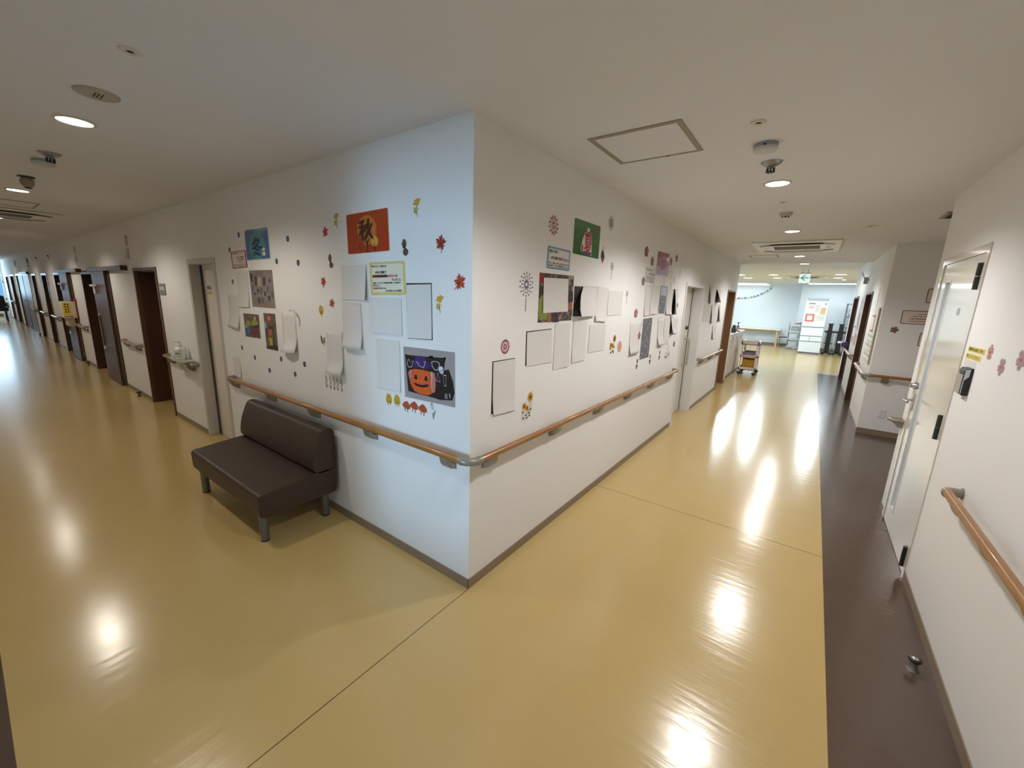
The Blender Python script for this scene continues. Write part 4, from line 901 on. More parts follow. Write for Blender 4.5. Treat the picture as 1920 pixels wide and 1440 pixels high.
# white open shelf trolley
M_PALEBLUE = mat('pale_blue_white', srgb(206, 216, 222), 0.4); XS0, XS1 = 0.66, 1.04
o = thing('shelf_trolley', 'white open shelf trolley packed with bins left of the fridge', 'trolley', (0.85, 18.2, 0))
for z in (0.10, 0.42, 0.72, 0.98):
    mb = MB(); mb.box((XS0, 18.0, z), (XS1, 18.4, z+0.025)); mb.build('shelf', M_WHITEPL, o)
for x in (XS0+0.01, XS1-0.01):
    for y in (18.01, 18.39):
        mb = MB(); mb.cyl((x, y, 0.04), (x, y, 1.08), 0.01, n=8); mb.build('post', M_STEEL, o)
        mb = MB(); mb.lathe((x, y-0.01, 0.04), [(0.035, 0), (0.035, 0.02)], 'y', n=14); mb.build('caster', M_GREYPL, o)
def bin_(name, label, x0, x1, y0, y1, z, h, m, cat='bin', group=None):
    o = thing(name, label, cat, ((x0+x1)/2, (y0+y1)/2, z), group); t = 0.008
    mb = MB(); mb.box((x0, y0, z), (x1, y1, z+t)); mb.box((x0, y0, z), (x0+t, y1, z+h)); mb.box((x1-t, y0, z), (x1, y1, z+h)); mb.box((x0, y0, z), (x1, y0+t, z+h)); mb.box((x0, y1-t, z), (x1, y1, z+h)); mb.build('tub', m, o)
    mb = MB(); r = 0.008; mb.box((x0-r, y0-r, z+h-0.015), (x1+r, y0+0.002, z+h)); mb.box((x0-r, y1-0.002, z+h-0.015), (x1+r, y1+r, z+h)); mb.box((x0-r, y0, z+h-0.015), (x0+0.002, y1, z+h)); mb.box((x1-0.002, y0, z+h-0.015), (x1+r, y1, z+h)); mb.build('rim', m, o)
    return o
bin_('storage_bin', 'grey bin on the third shelf of the white trolley', 0.74, 1.0, 18.03, 18.35, 0.746, 0.15, mat('grey_bin', srgb(166, 172, 176), 0.45), group='bins on the white trolley')
bin_('storage_bin', 'white bin on the middle shelf of the trolley', 0.70, 0.98, 18.03, 18.35, 0.446, 0.2, M_PALEBLUE, group='bins on the white trolley')
bin_('storage_bin', 'pale bin on the lowest shelf of the trolley', 0.70, 1.0, 18.03, 18.35, 0.126, 0.22, mat('pale_grey_bin', srgb(190, 196, 200), 0.45), group='bins on the white trolley')
bin_('storage_bin', 'small white basket on top of the trolley', 0.68, 0.82, 18.05, 18.3, 1.006, 0.1, M_WHITEPL, group='bins on the white trolley')
o = thing('pink_packet', 'dark pink packet lying on top of the trolley next to the fridge', 'packet', (0.94, 18.1, 1.006))
mb = MB(); mb.prism(smooth_poly([(0.85, 1.006), (0.87, 1.06), (0.95, 1.05), (1.01, 1.10), (1.03, 1.02), (1.0, 1.006)], 0.02), lambda x, z, d: Vector((x, d, z)), 18.03, 18.15); mb.build('body', mat('dark_pink_wrap', srgb(176, 90, 112), 0.5), o)
# fridge
M_FR = mat('white_fridge', srgb(232, 236, 240), 0.3); M_FRG = mat('fridge_gap', srgb(110, 114, 118), 0.5); FX0, FX1, FY = 1.085, 1.745, 17.0
o = thing('fridge', 'tall white fridge with notes, magnets and four drawers', 'fridge', (1.415, 17.33, 0))
mb = MB(); mb.box((FX0, FY+0.02, 0.03), (FX1, FY+0.66, 1.93)); mb.build('cabinet', M_FR, o, bevel=0.01)
mb = MB(); mb.box((FX0+0.01, FY+0.0, 0.0), (FX1-0.01, FY+0.6, 0.04)); mb.build('plinth', M_FRG, o)
def fr(nm, x0, x1, z0, z1): mb = MB(); mb.box((x0, FY-0.03, z0), (x1, FY+0.015, z1)); return mb.build(nm, M_FR, o, bevel=0.008)
fd = fr('door', FX0, FX1, 0.985, 1.925); fr('drawer', FX0, FX1, 0.655, 0.955); fr('drawer', FX0, 1.37, 0.455, 0.63); fr('drawer', 1.38, FX1, 0.455, 0.63); fr('drawer', FX0, FX1, 0.05, 0.43)
mb = MB(); mb.box((FX0+0.004, FY-0.012, 0.05), (FX1-0.004, FY+0.02, 0.985)); mb.build('drawer_gaps', M_FRG, o)
def frn(nm, lab, x0, x1, z0, z1, layers, cat='note', grp=None):
    mb = MB(); mats = []
    for i, (m, a, b, c, d) in enumerate(layers):
        if m not in mats: mats.append(m)
        xx0, xx1, zz0, zz1 = x0+(x1-x0)*a, x0+(x1-x0)*b, z0+(z1-z0)*c, z0+(z1-z0)*d; y = FY-0.0312-i*0.001
        mb.add([(xx0, y, zz0), (xx1, y, zz0), (xx1, y, zz1), (xx0, y, zz1)], [(0, 1, 2, 3)], mats.index(m))
    return tag(mb.build(nm, mats), lab, cat, grp)
M_TANCARD = mat('tan_sheet', srgb(206, 178, 130), 0.6); M_BLUEINK = mat('blue_grey_ink', srgb(140, 160, 180), 0.6); M_FRAMERED = mat('pink_red_frame', srgb(206, 96, 106), 0.5); M_PEACH = mat('peach_frame', srgb(246, 206, 192), 0.6)
frn('square_note', 'white note in a thick pink red square frame on the fridge door', 1.14, 1.40, 1.17, 1.44, [(M_PEACH, -.06, 1.06, -.06, 1.12), (M_FRAMERED, 0, 1, 0, 1), (M_PEACH, .18, .82, .18, .82), (M_PAPER, .27, .73, .27, .73)])
frn('tan_note', 'square tan sheet at the upper right of the fridge door', 1.55, 1.70, 1.44, 1.68, [(M_TANCARD, 0, 1, 0, 1)])
frn('magnet_strip', 'dark magnet strip at the top of the fridge door', 1.18, 1.37, 1.795, 1.825, [(M_DARKGREY, 0, 1, 0, 1)], 'magnet')
frn('round_magnet', 'small dark magnet at the top right of the fridge door', 1.655, 1.695, 1.79, 1.83, [(M_DARKGREY, 0, 1, 0, 1)], 'magnet')
frn('pink_note', 'pale note with two pink lines on the fridge door', 1.18, 1.36, 1.62, 1.74, [(M_PAPER, 0, 1, 0, 1), (M_FRAMERED, .1, .95, .62, .74), (M_FRAMERED, .1, .8, .25, .36)])
frn('line_note', 'pale note with thin blue lines in the middle of the fridge door', 1.38, 1.53, 1.50, 1.78, [(M_PAPER, 0, 1, 0, 1), (M_BLUEINK, .1, .9, .8, .84), (M_BLUEINK, .1, .7, .6, .64), (M_BLUEINK, .1, .8, .4, .44), (M_BLUEINK, .1, .6, .2, .24)])
frn('outlined_note', 'white note with a thin outline right of the red frame', 1.46, 1.68, 1.22, 1.41, [(M_BLUEINK, 0, 1, 0, 1), (M_PAPER, .03, .97, .04, .96), (M_BLUEINK, .2, .8, .6, .65), (M_BLUEINK, .2, .8, .35, .4)])
bin_('flat_box', 'flat pale blue box lying on top of the fridge', 1.13, 1.74, 17.05, 17.5, 1.932, 0.075, mat('pale_blue_box', srgb(196, 212, 226), 0.5), cat='box')
# folded chairs
M_BLKFAB = mat('black_fabric', srgb(24, 20, 22), 0.7)
for k, (xc, lab) in enumerate(((1.94, 'tall narrow folded black chair, nearer to the white fridge'), (2.25, 'tall narrow folded black chair, nearer to the wire rack'))):
    y = 17.35; o = thing('folded_chair', lab, 'chair', (xc, y, 0), 'folded black chairs beside the fridge')
    mb = MB(); mb.prism([(-0.055, 0.86), (-0.055, 1.08), (-0.085, 1.12), (0.085, 1.12), (0.055, 1.08), (0.06, 0.86)], lambda x, z, d: Vector((xc+x, d, z)), y-0.2, y+0.2); mb.build('backrest', M_BLKFAB, o, bevel=0.01)
    mb = MB(); mb.box((xc-0.07, y-0.22, 0.42), (xc+0.07, y+0.22, 0.88)); mb.build('seat', M_BLKFAB, o, bevel=0.02)
    mb = MB(); mb.box((xc-0.065, y-0.2, 0.05), (xc+0.065, y+0.2, 0.42)); mb.build('lower_panel', M_BLKFAB, o, bevel=0.01)
    for s in (-1, 1):
        mb = MB(); mb.cyl((xc+s*0.105, y-0.2, 0.03), (xc+s*0.105, y-0.2, 0.82), 0.012, n=10); mb.build('leg', M_CHROME, o)
        mb = MB(); mb.box((xc+s*0.07, y-0.24, 0.80), (xc+s*0.15, y+0.2, 0.86)); mb.build('armrest', M_BLACK, o, bevel=0.01)
        mb = MB(); mb.lathe((xc+s*0.105, y-0.215, 0.05), [(0.05, 0), (0.05, 0.03)], 'y', n=16); mb.build('caster', M_BLACK, o)
    for z in (0.40, 0.12): mb = MB(); mb.box((xc-0.13, y-0.23, z), (xc+0.13, y-0.2, z+0.03)); mb.build('crossbar', M_BLACK, o)
# wire rack
o = thing('wire_rack', 'tall grey metal rack half hidden behind the right wall end', 'rack', (2.8, 18.3, 0))
for x in (2.34, 3.3):
    for y in (18.05, 18.55):
        mb = MB(); mb.cyl((x, y, 0), (x, y, 1.86), 0.016, n=10); mb.build('post', M_STEEL, o)
for z in (0.15, 0.55, 0.95, 1.35, 1.82):
    mb = MB(); mb.box((2.34, 18.04, z), (3.3, 18.06, z+0.03)); mb.box((2.34, 18.54, z), (3.3, 18.56, z+0.03)); mb.box((2.33, 18.05, z), (2.35, 18.55, z+0.03)); mb.box((3.29, 18.05, z), (3.31, 18.55, z+0.03))
    for k in range(12): mb.cyl((2.34, 18.08+k*0.04, z+0.025), (3.3, 18.08+k*0.04, z+0.025), 0.004, n=6)
    mb.build('shelf', M_STEEL, o)
for x0, z, h, w, m, lab in ((2.42, 1.385, 0.1, 0.3, M_PAPER, 'white box on the upper rack shelf'), (2.5, 0.985, 0.24, 0.3, M_BLACK, 'black box on the middle rack shelf'), (2.38, 0.585, 0.26, 0.22, M_PALEBLUE, 'pale bin on the rack shelf below the black box'), (2.4, 0.185, 0.25, 0.4, M_GREYPL, 'grey bin on the lowest rack shelf')):
    bin_('rack_bin', lab, x0, x0+w, 18.1, 18.5, z, h, m, group='boxes on the wire rack')
# counter
o = thing('counter', 'white serving counter with pink frill decorations past the brown doorway', 'counter', (-0.4, 9.6, 0))
mb = MB(); mb.box((-0.75, 8.5, 0.0), (-0.05, 10.72, 1.0)); mb.build('body', mat('counter_white', srgb(226, 216, 204), 0.5), o)
mb = MB(); mb.box((-0.78, 8.46, 1.0), (-0.02, 10.76, 1.035)); mb.build('worktop', M_WHITEPL, o, bevel=0.005)
mb = MB(); mb.box((-0.052, 8.5, 0), (-0.044, 10.72, 0.07)); mb.build('kick_strip', M_BASE, o)
for k in range(9):
    y = 8.62+k*0.25; R = 0.035+0.015*((k*7) % 3)
    mb = MB(); mats = [M_PINK1, M_ROSE, M_PINK2]
    for j, (dy, dz, s) in enumerate(((0, 0, 1), (0.07, -0.12, 0.7), (-0.05, -0.2, 0.5))):
        mb.add([Vector((-0.046, y+dy+px*s, 0.90+dz-0.05*(k % 2)+py*s)) for px, py in flower(R, 5)], [tuple(range(30))], (j+k) % 3)
    tag(mb.build('frill_decoration', mats), 'pink paper flower cluster on the counter front, %s from the brown doorway' % ('first', 'second', 'third', 'fourth', 'fifth', 'sixth', 'seventh', 'eighth', 'ninth')[k], 'decoration', 'pink paper flowers on the counter')
o = thing('potted_plant', 'small bushy potted plant on the near end of the counter', 'plant', (-0.085, 9.3, 1.036))
mb = MB(); mb.lathe((-0.085, 9.3, 1.036), [(0.05, 0), (0.075, 0.1), (0.07, 0.1), (0.01, 0.09)], n=18); mb.build('pot', M_DARKGREY, o)
mb = MB(); rnd = random.Random(4)
for k in range(60):
    a, e = rnd.uniform(0, 2*PI), rnd.uniform(0.2, 1.4); d = Vector((math.cos(a)*math.cos(e), math.sin(a)*math.cos(e), math.sin(e))); L = rnd.uniform(0.05, 0.10); s = d.cross(Vector((0, 0, 1))).normalized()*0.018; c = Vector((-0.085, 9.3, 1.13))
    mb.add([c, c+d*L*0.6+s, c+d*L, c+d*L*0.6-s], [(0, 1, 2, 3)], k % 2)
mb.build('foliage', [mat('grey_green_leaf', srgb(112, 108, 84), 0.6), mat('dusty_red_leaf', srgb(150, 106, 90), 0.6)], o)
o = thing('paper_stack', 'untidy stack of white papers on the counter', 'papers', (-0.19, 9.95, 1.036))
for k in range(5):
    a = math.radians(rnd.uniform(-20, 20)); c_, s_ = math.cos(a), math.sin(a); z = 1.036+k*0.008
    mb = MB(); mb.prism([(c_*x-s_*y-0.19, s_*x+c_*y+9.95) for x, y in ((-0.13, -0.24), (0.13, -0.24), (0.13, 0.24), (-0.13, 0.24))], lambda x, y, d: Vector((x, y, d)), z, z+0.007); mb.build('sheet', M_PAPER if k % 2 else M_PINKPAPER, o)
o = thing('pump_dispenser', 'small dark topped pump dispenser at the far end of the counter', 'bottle', (-0.16, 10.5, 1.036))
mb = MB(); mb.lathe((-0.16, 10.5, 1.036), [(0.03, 0), (0.032, 0.1), (0.012, 0.13), (0.012, 0.16)], n=16); mb.build('body', M_GREYPL, o)
mb = MB(); mb.lathe((-0.16, 10.5, 1.196), [(0.014, 0), (0.014, 0.02), (0.04, 0.022), (0.04, 0.035)], n=16); mb.build('pump_head', M_BLACK, o)
# pink cart
M_CART = mat('pale_pink_cart', srgb(238, 216, 214), 0.45); CX0, CX1, CY0, CY1 = 0.07, 0.44, 9.74, 10.32
o = thing('cart', 'pale pink three tier cart on black casters beside the counter', 'cart', ((CX0+CX1)/2, (CY0+CY1)/2, 0))
for z, h in ((0.12, 0.07), (0.44, 0.05), (0.74, 0.08)):
    mb = MB(); mb.box((CX0, CY0, z), (CX1, CY1, z+0.015)); mb.box((CX0, CY0, z), (CX0+0.02, CY1, z+h)); mb.box((CX1-0.02, CY0, z), (CX1, CY1, z+h)); mb.box((CX0, CY0, z), (CX1, CY0+0.02, z+h)); mb.box((CX0, CY1-0.02, z), (CX1, CY1, z+h)); mb.build('tray', M_CART, o)
for x in (CX0+0.025, CX1-0.025):
    for y in (CY0+0.025, CY1-0.025):
        mb = MB(); mb.box((x-0.018, y-0.018, 0.1), (x+0.018, y+0.018, 0.80)); mb.build('post', M_CART, o, bevel=0.006)
        mb = MB(); mb.lathe((x, y-0.015, 0.045), [(0.044, 0), (0.044, 0.03)], 'y', n=20); ca = mb.build('caster', M_BLACK, o)
        mb = MB(); mb.box((x-0.012, y-0.02, 0.05), (x+0.012, y+0.02, 0.105)); mb.build('caster_fork', M_GREYPL, ca)
mb = MB(); mb.ring_tube([(CX0, CY0+0.02, 0.80), (CX0, CY0-0.05, 0.84), (CX1, CY0-0.05, 0.84), (CX1, CY0+0.02, 0.80)], 0.01, 8); mb.build('push_handle', M_CART, o)
bin_('yellow_basket', 'mustard yellow basket on the lowest cart tier', 0.13, 0.38, 9.8, 10.25, 0.137, 0.24, mat('mustard_plastic', srgb(196, 150, 32), 0.45, bump=0.3, bscale=60), cat='basket')
bin_('grey_tray', 'flat grey lilac tray on the middle cart tier', 0.12, 0.39, 9.79, 10.27, 0.457, 0.1, mat('grey_lilac_plastic', srgb(150, 136, 146), 0.5), cat='tray')
bin_('white_tray', 'white tray lying in the top cart tier', 0.1, 0.41, 9.78, 10.27, 0.757, 0.07, M_WHITEPL, cat='tray')
# garland on the far wall
o = thing('garland', 'string of coloured paper dots hanging across the far wall', 'garland', (-1.0, YF-0.01, 1.97))
GP = [(1378, 559.5), (1385, 559), (1391, 558.8), (1397.5, 558.6), (1403, 558), (1409, 557.2), (1415, 555.8), (1421, 554), (1428, 551), (1433, 548.5), (1439, 545.5), (1445, 541)]
gp = [hit(x, y, 1, YF-0.02) for x, y in GP]
mb = MB(); mb.ring_tube([Vector((-2.6, YF-0.015, 2.12))]+gp+[Vector((-0.2, YF-0.015, 2.56))], 0.004, 6); mb.build('string', M_GREYPL, o)
GC = [srgb(90, 140, 190), srgb(196, 96, 96), srgb(150, 200, 150), srgb(90, 140, 200), srgb(226, 214, 150), srgb(170, 170, 180), srgb(190, 130, 140), srgb(130, 150, 170), srgb(90, 130, 180), srgb(170, 190, 170), srgb(150, 150, 150), srgb(120, 170, 200)]
for i, p in enumerate(gp):
    mb = MB(); mb.lathe(p, [(0.045, -0.003), (0.045, 0.003)], 'y', n=18); mb.build('paper_dot', mat('paper_dot_%s' % 'abcdefghijkl'[i], GC[i], 0.7), o)

# ------------------------------------------------------------------ wall displays: winter
def Z(x0, y0, s): return lambda pts: [(x0+x/s, y0+y/s) for x, y in pts]
U = [(0, 0), (1, 0), (1, 1), (0, 1)]
def lam(m): return mat(m[0], srgb(*m[1]), 0.12, spec=0.6)       # glossy laminated print
M_WINTER = lam(('laminated_blue', (62, 112, 158))); M_WINTER2 = lam(('laminated_blue_green', (84, 146, 160))); M_NAVY = mat('navy_print', srgb(22, 38, 92), 0.3); M_LAMEDGE = mat('clear_laminate_edge', srgb(206, 210, 212), 0.15)
def unit_text_poly(body, u0, v0, u1, v1, m): return (body, u0, v0, u1, v1, m)
sheet('season_poster', 'blue laminated winter poster with a navy kanji and snowman', 'poster', FL, [(459, 433), (501, 424.5), (507, 484), (464, 487.5)],
      [(M_LAMEDGE, [rrect(-.03, -.03, 1.03, 1.03, .05)]), (M_WINTER, [rrect(0, 0, 1, 1, .06)]), (M_WINTER2, [disc(.5, .55, .36, .46)]),
       (M_PAPER, [disc(.77, .70, .06, .05), disc(.77, .84, .07, .07)]), (mat('dark_green_print', srgb(50, 96, 62), 0.3), [[(.25, .9), (.33, .72), (.41, .9)]])],
      [('冬', .27, .28, .72, .90, M_NAVY)], group='season posters')
M_REDBORDER = mat('brick_red_border', srgb(150, 58, 46), 0.4); M_PALEPINK = mat('pale_rose_paper', srgb(226, 210, 198), 0.6)
sheet('notice_card', 'small red bordered notice beside the blue winter poster', 'notice', FL, [(432.5, 472.5), (460.5, 469), (464.5, 501), (436.5, 504.5)],
      [(M_REDBORDER, [rrect(0, 0, 1, 1, .05)]), (M_PALEPINK, [rrect(.065, .05, .935, .95, .04)])],
      [('冬のお祝い会', .08, .09, .55, .18, M_INK), ('12月に施設で', .36, .32, .86, .42, M_INK), ('忘年会を', .44, .46, .86, .56, M_INK), ('しました。', .44, .61, .74, .70, M_INK), ('皆様で楽しい会になりました', .1, .76, .94, .83, M_INK), ('美味しいお料理でした', .1, .86, .86, .93, M_INK)], group='notice cards')
M_PH1 = photo_mat('photo_grey_brown', [(112, 96, 90), (128, 112, 106), (142, 126, 118), (118, 102, 96)], 5)
GRY = mat('photo_dark_print', srgb(60, 50, 50), 0.3); GRY2 = mat('photo_pale_print', srgb(170, 152, 140), 0.3)
zz = Z(410, 500, 12)
cards = [zz([(705, 150), (768, 155), (775, 350), (725, 345)]), zz([(795, 220), (855, 225), (870, 430), (815, 425)]), zz([(995, 235), (1055, 240), (1060, 430), (1005, 425)])]
marks = [zz([(a, b), (a+w, b+4), (a+w+6, b+h), (a+5, b+h-4)]) for a, b, w, h in ((755, 390, 22, 140), (870, 500, 45, 80), (945, 480, 30, 150), (1030, 560, 32, 95), (1095, 440, 24, 150), (885, 700, 50, 130), (975, 680, 36, 150), (1125, 660, 38, 110), (1195, 560, 24, 140), (800, 580, 40, 60), (1125, 260, 40, 100))]
cols = [mat('photo_blue_dot', srgb(80, 82, 110), 0.3), mat('photo_green_dot', srgb(90, 96, 72), 0.3)]
sheet('photo_print', 'large grey brown photo of calligraphy sheets and small cut-outs under the winter poster', 'photo', FL, None,
      [(M_PH1, [[(467, 507), (510, 506), (517, 578.5), (474, 575)]]), (GRY2, [zz([(880, 230), (950, 235), (960, 430), (890, 425)])]), (GRY, cards), (cols[0], marks[::2]), (GRY, marks[1::2])], group='photo prints')
M_PHBR = photo_mat('photo_brown', [(84, 58, 44), (104, 74, 54), (96, 70, 56), (70, 46, 38)], 14)
zz = Z(430, 580, 12); OL = mat('olive_green_print', srgb(140, 148, 52), 0.3); BL = mat('blue_print', srgb(50, 76, 130), 0.3); MR = mat('maroon_print', srgb(110, 34, 52), 0.3); DKB = mat('deep_brown_print', srgb(52, 34, 26), 0.3)
sheet('photo_print', 'small photo of green, blue and maroon round gifts at lower left of the winter display', 'photo', FL, None,
      [(M_PHBR, [[(456.5, 587.3), (485, 590), (489, 635), (461, 630.5)]]), (OL, [zz([(355, 420), (370, 300), (420, 245), (475, 270), (480, 350), (400, 420)]), zz([(495, 350), (510, 260), (580, 225), (645, 280), (655, 360), (560, 375)])]),
       (mat('pale_gold_print', srgb(190, 178, 132), 0.3), [zz([(550, 230), (565, 160), (600, 165), (605, 230)])]), (DKB, [zz([(470, 360), (560, 370), (660, 350), (670, 420), (560, 420), (480, 430)])]),
       (BL, [zz([(365, 520), (390, 430), (450, 375), (505, 420), (500, 540), (430, 590), (380, 580)])]), (MR, [zz([(520, 480), (560, 420), (620, 430), (640, 540), (590, 600), (530, 570)])]), (mat('light_blue_print', srgb(110, 140, 180), 0.3), [zz([(430, 470), (450, 440), (465, 500), (445, 530)])])], group='photo prints')
sheet('photo_print', 'tall narrow photo of a red and gold new year ornament', 'photo', FL, None,
      [(photo_mat('photo_grey_olive', [(70, 62, 52), (98, 88, 74), (84, 74, 64), (54, 46, 40)], 12), [[(494, 587), (515.7, 588.5), (522, 658), (500.5, 653)]]),
       (mat('ornament_red', srgb(168, 52, 40), 0.3), [zz([(840, 190), (880, 110), (925, 120), (940, 230), (920, 340), (880, 300)])]), (mat('ornament_pink', srgb(216, 150, 140), 0.3), [zz([(865, 170), (900, 160), (930, 230), (900, 250)])]),
       (mat('pale_blue_print', srgb(140, 150, 180), 0.3), [zz([(790, 300), (830, 270), (860, 400), (820, 440)])]), (DKB, [zz([(880, 390), (960, 380), (985, 440), (885, 450)]), zz([(845, 840), (1010, 800), (1100, 850), (1100, 930), (850, 880)])]),
       (mat('rust_print', srgb(166, 92, 60), 0.3), [zz([(880, 460), (980, 445), (985, 560), (930, 640), (895, 560)])]), (mat('gold_print', srgb(190, 164, 72), 0.3), [zz([(900, 640), (985, 640), (995, 820), (930, 810)])]), (BL, [zz([(825, 470), (850, 470), (860, 560), (840, 570)])])], group='photo prints')
paper('blank white sheet under the red bordered notice', FL, [(443, 508.5), (464, 509), (469, 576.5), (448, 575)], curl=0.02)
paper('leftmost blank white sheet, beside the white door, curling at its foot', FL, [(427.5, 552), (446, 553.5), (451, 617.5), (433, 612)], curl=0.05)
paper('blank white sheet right of the ornament photo with a strongly curled foot', FL, [(528, 585), (553.5, 588), (560, 662), (535, 657.5)], curl=0.075, lc=0.03)
paper('faint low blank sheet just above the left end of the handrail', FL, [(437, 668), (449, 670), (454, 708), (442, 704)], curl=0.02)
mb = MB(); zz = Z(430, 580, 12)
arc = zz([(1340, 20), (1400, 10), (1480, 60), (1545, 130), (1565, 220), (1550, 300), (1580, 300), (1590, 180), (1560, 90), (1480, 10), (1400, -25), (1350, -15)])
n = len(arc); mb.add([FL.P(*FL.px(x, y), 0.006+0.02*math.sin(PI*k/(n-1))) for k, (x, y) in enumerate(arc)], [tuple(range(n))]); tag(mb.build('paper_cutout', mat('shiny_white_cutout', srgb(226, 222, 212), 0.2)), 'curled shiny white cut-out strip at the top corner of the curled winter sheet', 'cut-out')
M_DOT = mat('dark_teal_print', srgb(44, 72, 92), 0.3); M_DOTIN = mat('pale_teal_print', srgb(120, 150, 164), 0.3)
DOTS = [((430.3, 468.6), 'at the upper left corner of the red bordered notice'), ((447.6, 440.5), 'just left of the blue winter poster'), ((539.5, 447.8), 'uppermost of those right of the winter poster'), ((518.7, 490), 'nearest the lower right corner of the winter poster'), ((559.1, 492.8), 'furthest right in the upper part of the winter display'),
        ((436.4, 528), 'between the white door and the sheet under the red notice'), ((453.9, 651.7), 'lower left, under the small gift photo'), ((478, 670.3), 'under the gap between the two small photos'), ((527.2, 673.2), 'under the curled sheet, left of its tip'), ((571.2, 683), 'furthest right under the curled winter sheet'), ((505.6, 694.4), 'left of the lowest one, above the bench'), ((553.6, 701.6), 'lowest one, above the bench and handrail')]
for c, w in DOTS:
    R = 0.021; lay = [(M_DOT, [disc(0, 0, R, R*1.05)]), (M_DOTIN, [[(R*0.62*(1 if k % 2 == 0 else 0.28)*math.cos(PI*k/6), R*0.62*(1 if k % 2 == 0 else 0.28)*math.sin(PI*k/6)) for k in range(12)]])]
    sticker('snowflake_sticker', 'round dark blue snowflake sticker, '+w, 'sticker', FL, c, lay, 'snowflake stickers')

# ------------------------------------------------------------------ autumn
M_AUT = lam(('laminated_orange', (176, 62, 28))); M_AUT2 = lam(('laminated_gold', (196, 116, 54))); M_DKRED = mat('dark_brown_print', srgb(74, 34, 20), 0.3); M_PINKEDGE = mat('pink_laminate_edge', srgb(206, 132, 116), 0.3); M_GOLD2 = mat('gold_tree_print', srgb(214, 160, 62), 0.3)
sheet('season_poster', 'orange laminated autumn poster with a dark kanji over trees', 'poster', FL, [(650, 404), (726.5, 390), (730, 469.5), (654, 476.5)],
      [(M_PINKEDGE, [rrect(-.012, -.012, 1.012, 1.012, .03)]), (M_AUT, [rrect(0, 0, 1, 1, .03)]), (M_AUT2, [disc(.5, .45, .24, .37)]), (M_GOLD2, [disc(.68, .74, .085, .13)]), (mat('autumn_red_tree', srgb(170, 56, 24), 0.3), [disc(.32, .76, .1, .14)]),
       (M_DKRED, [rect(.31, .76, .325, .96), rect(.49, .7, .51, .98), rect(.672, .78, .684, .97), [(.5, .82), (.43, .66), (.45, .66), (.505, .78)], [(.5, .82), (.57, .66), (.55, .66), (.495, .78)]]), (mat('leaf_orange_print', srgb(206, 120, 40), 0.3), [disc(.66, .43, .05, .07), disc(.56, .12, .03, .04), disc(.3, .3, .03, .04)])],
      [('秋', .31, .18, .66, .69, M_DKRED)], group='season posters')
M_YBORD = mat('soft_yellow_border', srgb(216, 200, 120), 0.4); M_CREAM = mat('cream_paper', srgb(230, 222, 200), 0.5)
sheet('notice_card', 'yellow bordered notice about the autumn party under the orange poster', 'notice', FL, [(693, 492), (759, 489), (761.5, 553), (696, 553.5)],
      [(M_YBORD, [rrect(0, 0, 1, 1, .05)]), (M_CREAM, [rrect(.07, .07, .945, .915, .03)]), (M_INK, [rect(.08, .385, .52, .465)])],
      [('秋のハロウィン&花火大会', .07, .10, .50, .16, M_INK), ('10月に施設で', .17, .27, .49, .35, M_INK), ('ハロウィンパーティー', .09, .395, .515, .455, M_INKRED), ('&花火大会', .53, .385, .80, .465, M_INKRED), ('をしました。', .64, .50, .90, .575, M_INK), ('仮装したスタッフが居室を訪問してお菓子を', .09, .605, .875, .66, M_INK), ('配りました。', .09, .685, .29, .735, M_INK), ('夜は庭で花火大会。', .09, .765, .47, .82, M_INK), ('花火の後は みんなで乾杯！！', .45, .845, .935, .9, M_INK)], group='notice cards')
paper('blank white sheet left of the yellow bordered notice', FL, [(640, 498.5), (687, 496.5), (690, 563.5), (642, 562)], curl=0.006, side=0.02)
paper('blank white sheet hanging low left of centre in the autumn display, foot curled', FL, [(642, 565.5), (677, 569), (682, 656.5), (646.5, 651)], curl=0.05, lc=0.012)
paper('wide blank white sheet right below the yellow bordered notice', FL, [(692.5, 557), (753, 558.5), (755, 630), (695.5, 622)], curl=0.006, side=-0.01)
M_PHDK = photo_mat('photo_dark_mixed', [(30, 26, 26), (70, 60, 54), (44, 38, 36), (120, 110, 100)], 20)
sheet('photo_print', 'mostly covered dark photo whose top edge shows at the right of the autumn display', 'photo', FL, [(761.5, 531), (809.5, 530.5), (811.5, 638), (764.5, 634.5)], [(M_PHDK, [U])], off=0.0008, group='photo prints')
paper('blank white sheet covering the dark photo at the right of the autumn display', FL, [(762.5, 534), (808.5, 533), (810.5, 636.5), (765, 633.5)], curl=0.004)
paper('lowest blank white sheet at the left of the autumn display with a deep curled foot', FL, [(611, 618), (642.5, 622), (646.5, 704), (618, 698)], curl=0.065, lc=0.02)
paper('blank white sheet left of the pumpkin photo', FL, [(706, 634), (749.5, 639.5), (752, 735), (709, 725)], curl=0.008)
zz = Z(740, 640, 10.286)
M_PHGREY = mat('photo_grey_wall', srgb(158, 150, 148), 0.3); M_PHBLK = mat('photo_black_cloth', srgb(26, 22, 24), 0.35); M_PUMP = photo_mat('photo_pumpkin_orange', [(176, 62, 22), (206, 84, 34), (222, 104, 48), (160, 52, 22)], 90); M_PURP = photo_mat('photo_purple', [(44, 30, 82), (72, 44, 120), (56, 34, 96), (36, 24, 64)], 60)
M_LACE = mat('photo_pale_lace', srgb(176, 168, 176), 0.35); M_MASK = mat('photo_white_mask', srgb(214, 216, 226), 0.35); M_GAUZE = mat('photo_pink_gauze', srgb(190, 118, 108), 0.35)
def ring(pts, k=0.82):
    cx, cy = sum(p[0] for p in pts)/len(pts), sum(p[1] for p in pts)/len(pts); inner = [(cx+(x-cx)*k, cy+(y-cy)*k) for x, y in pts]
    return [[pts[i], pts[(i+1) % len(pts)], inner[(i+1) % len(pts)], inner[i]] for i in range(len(pts))]
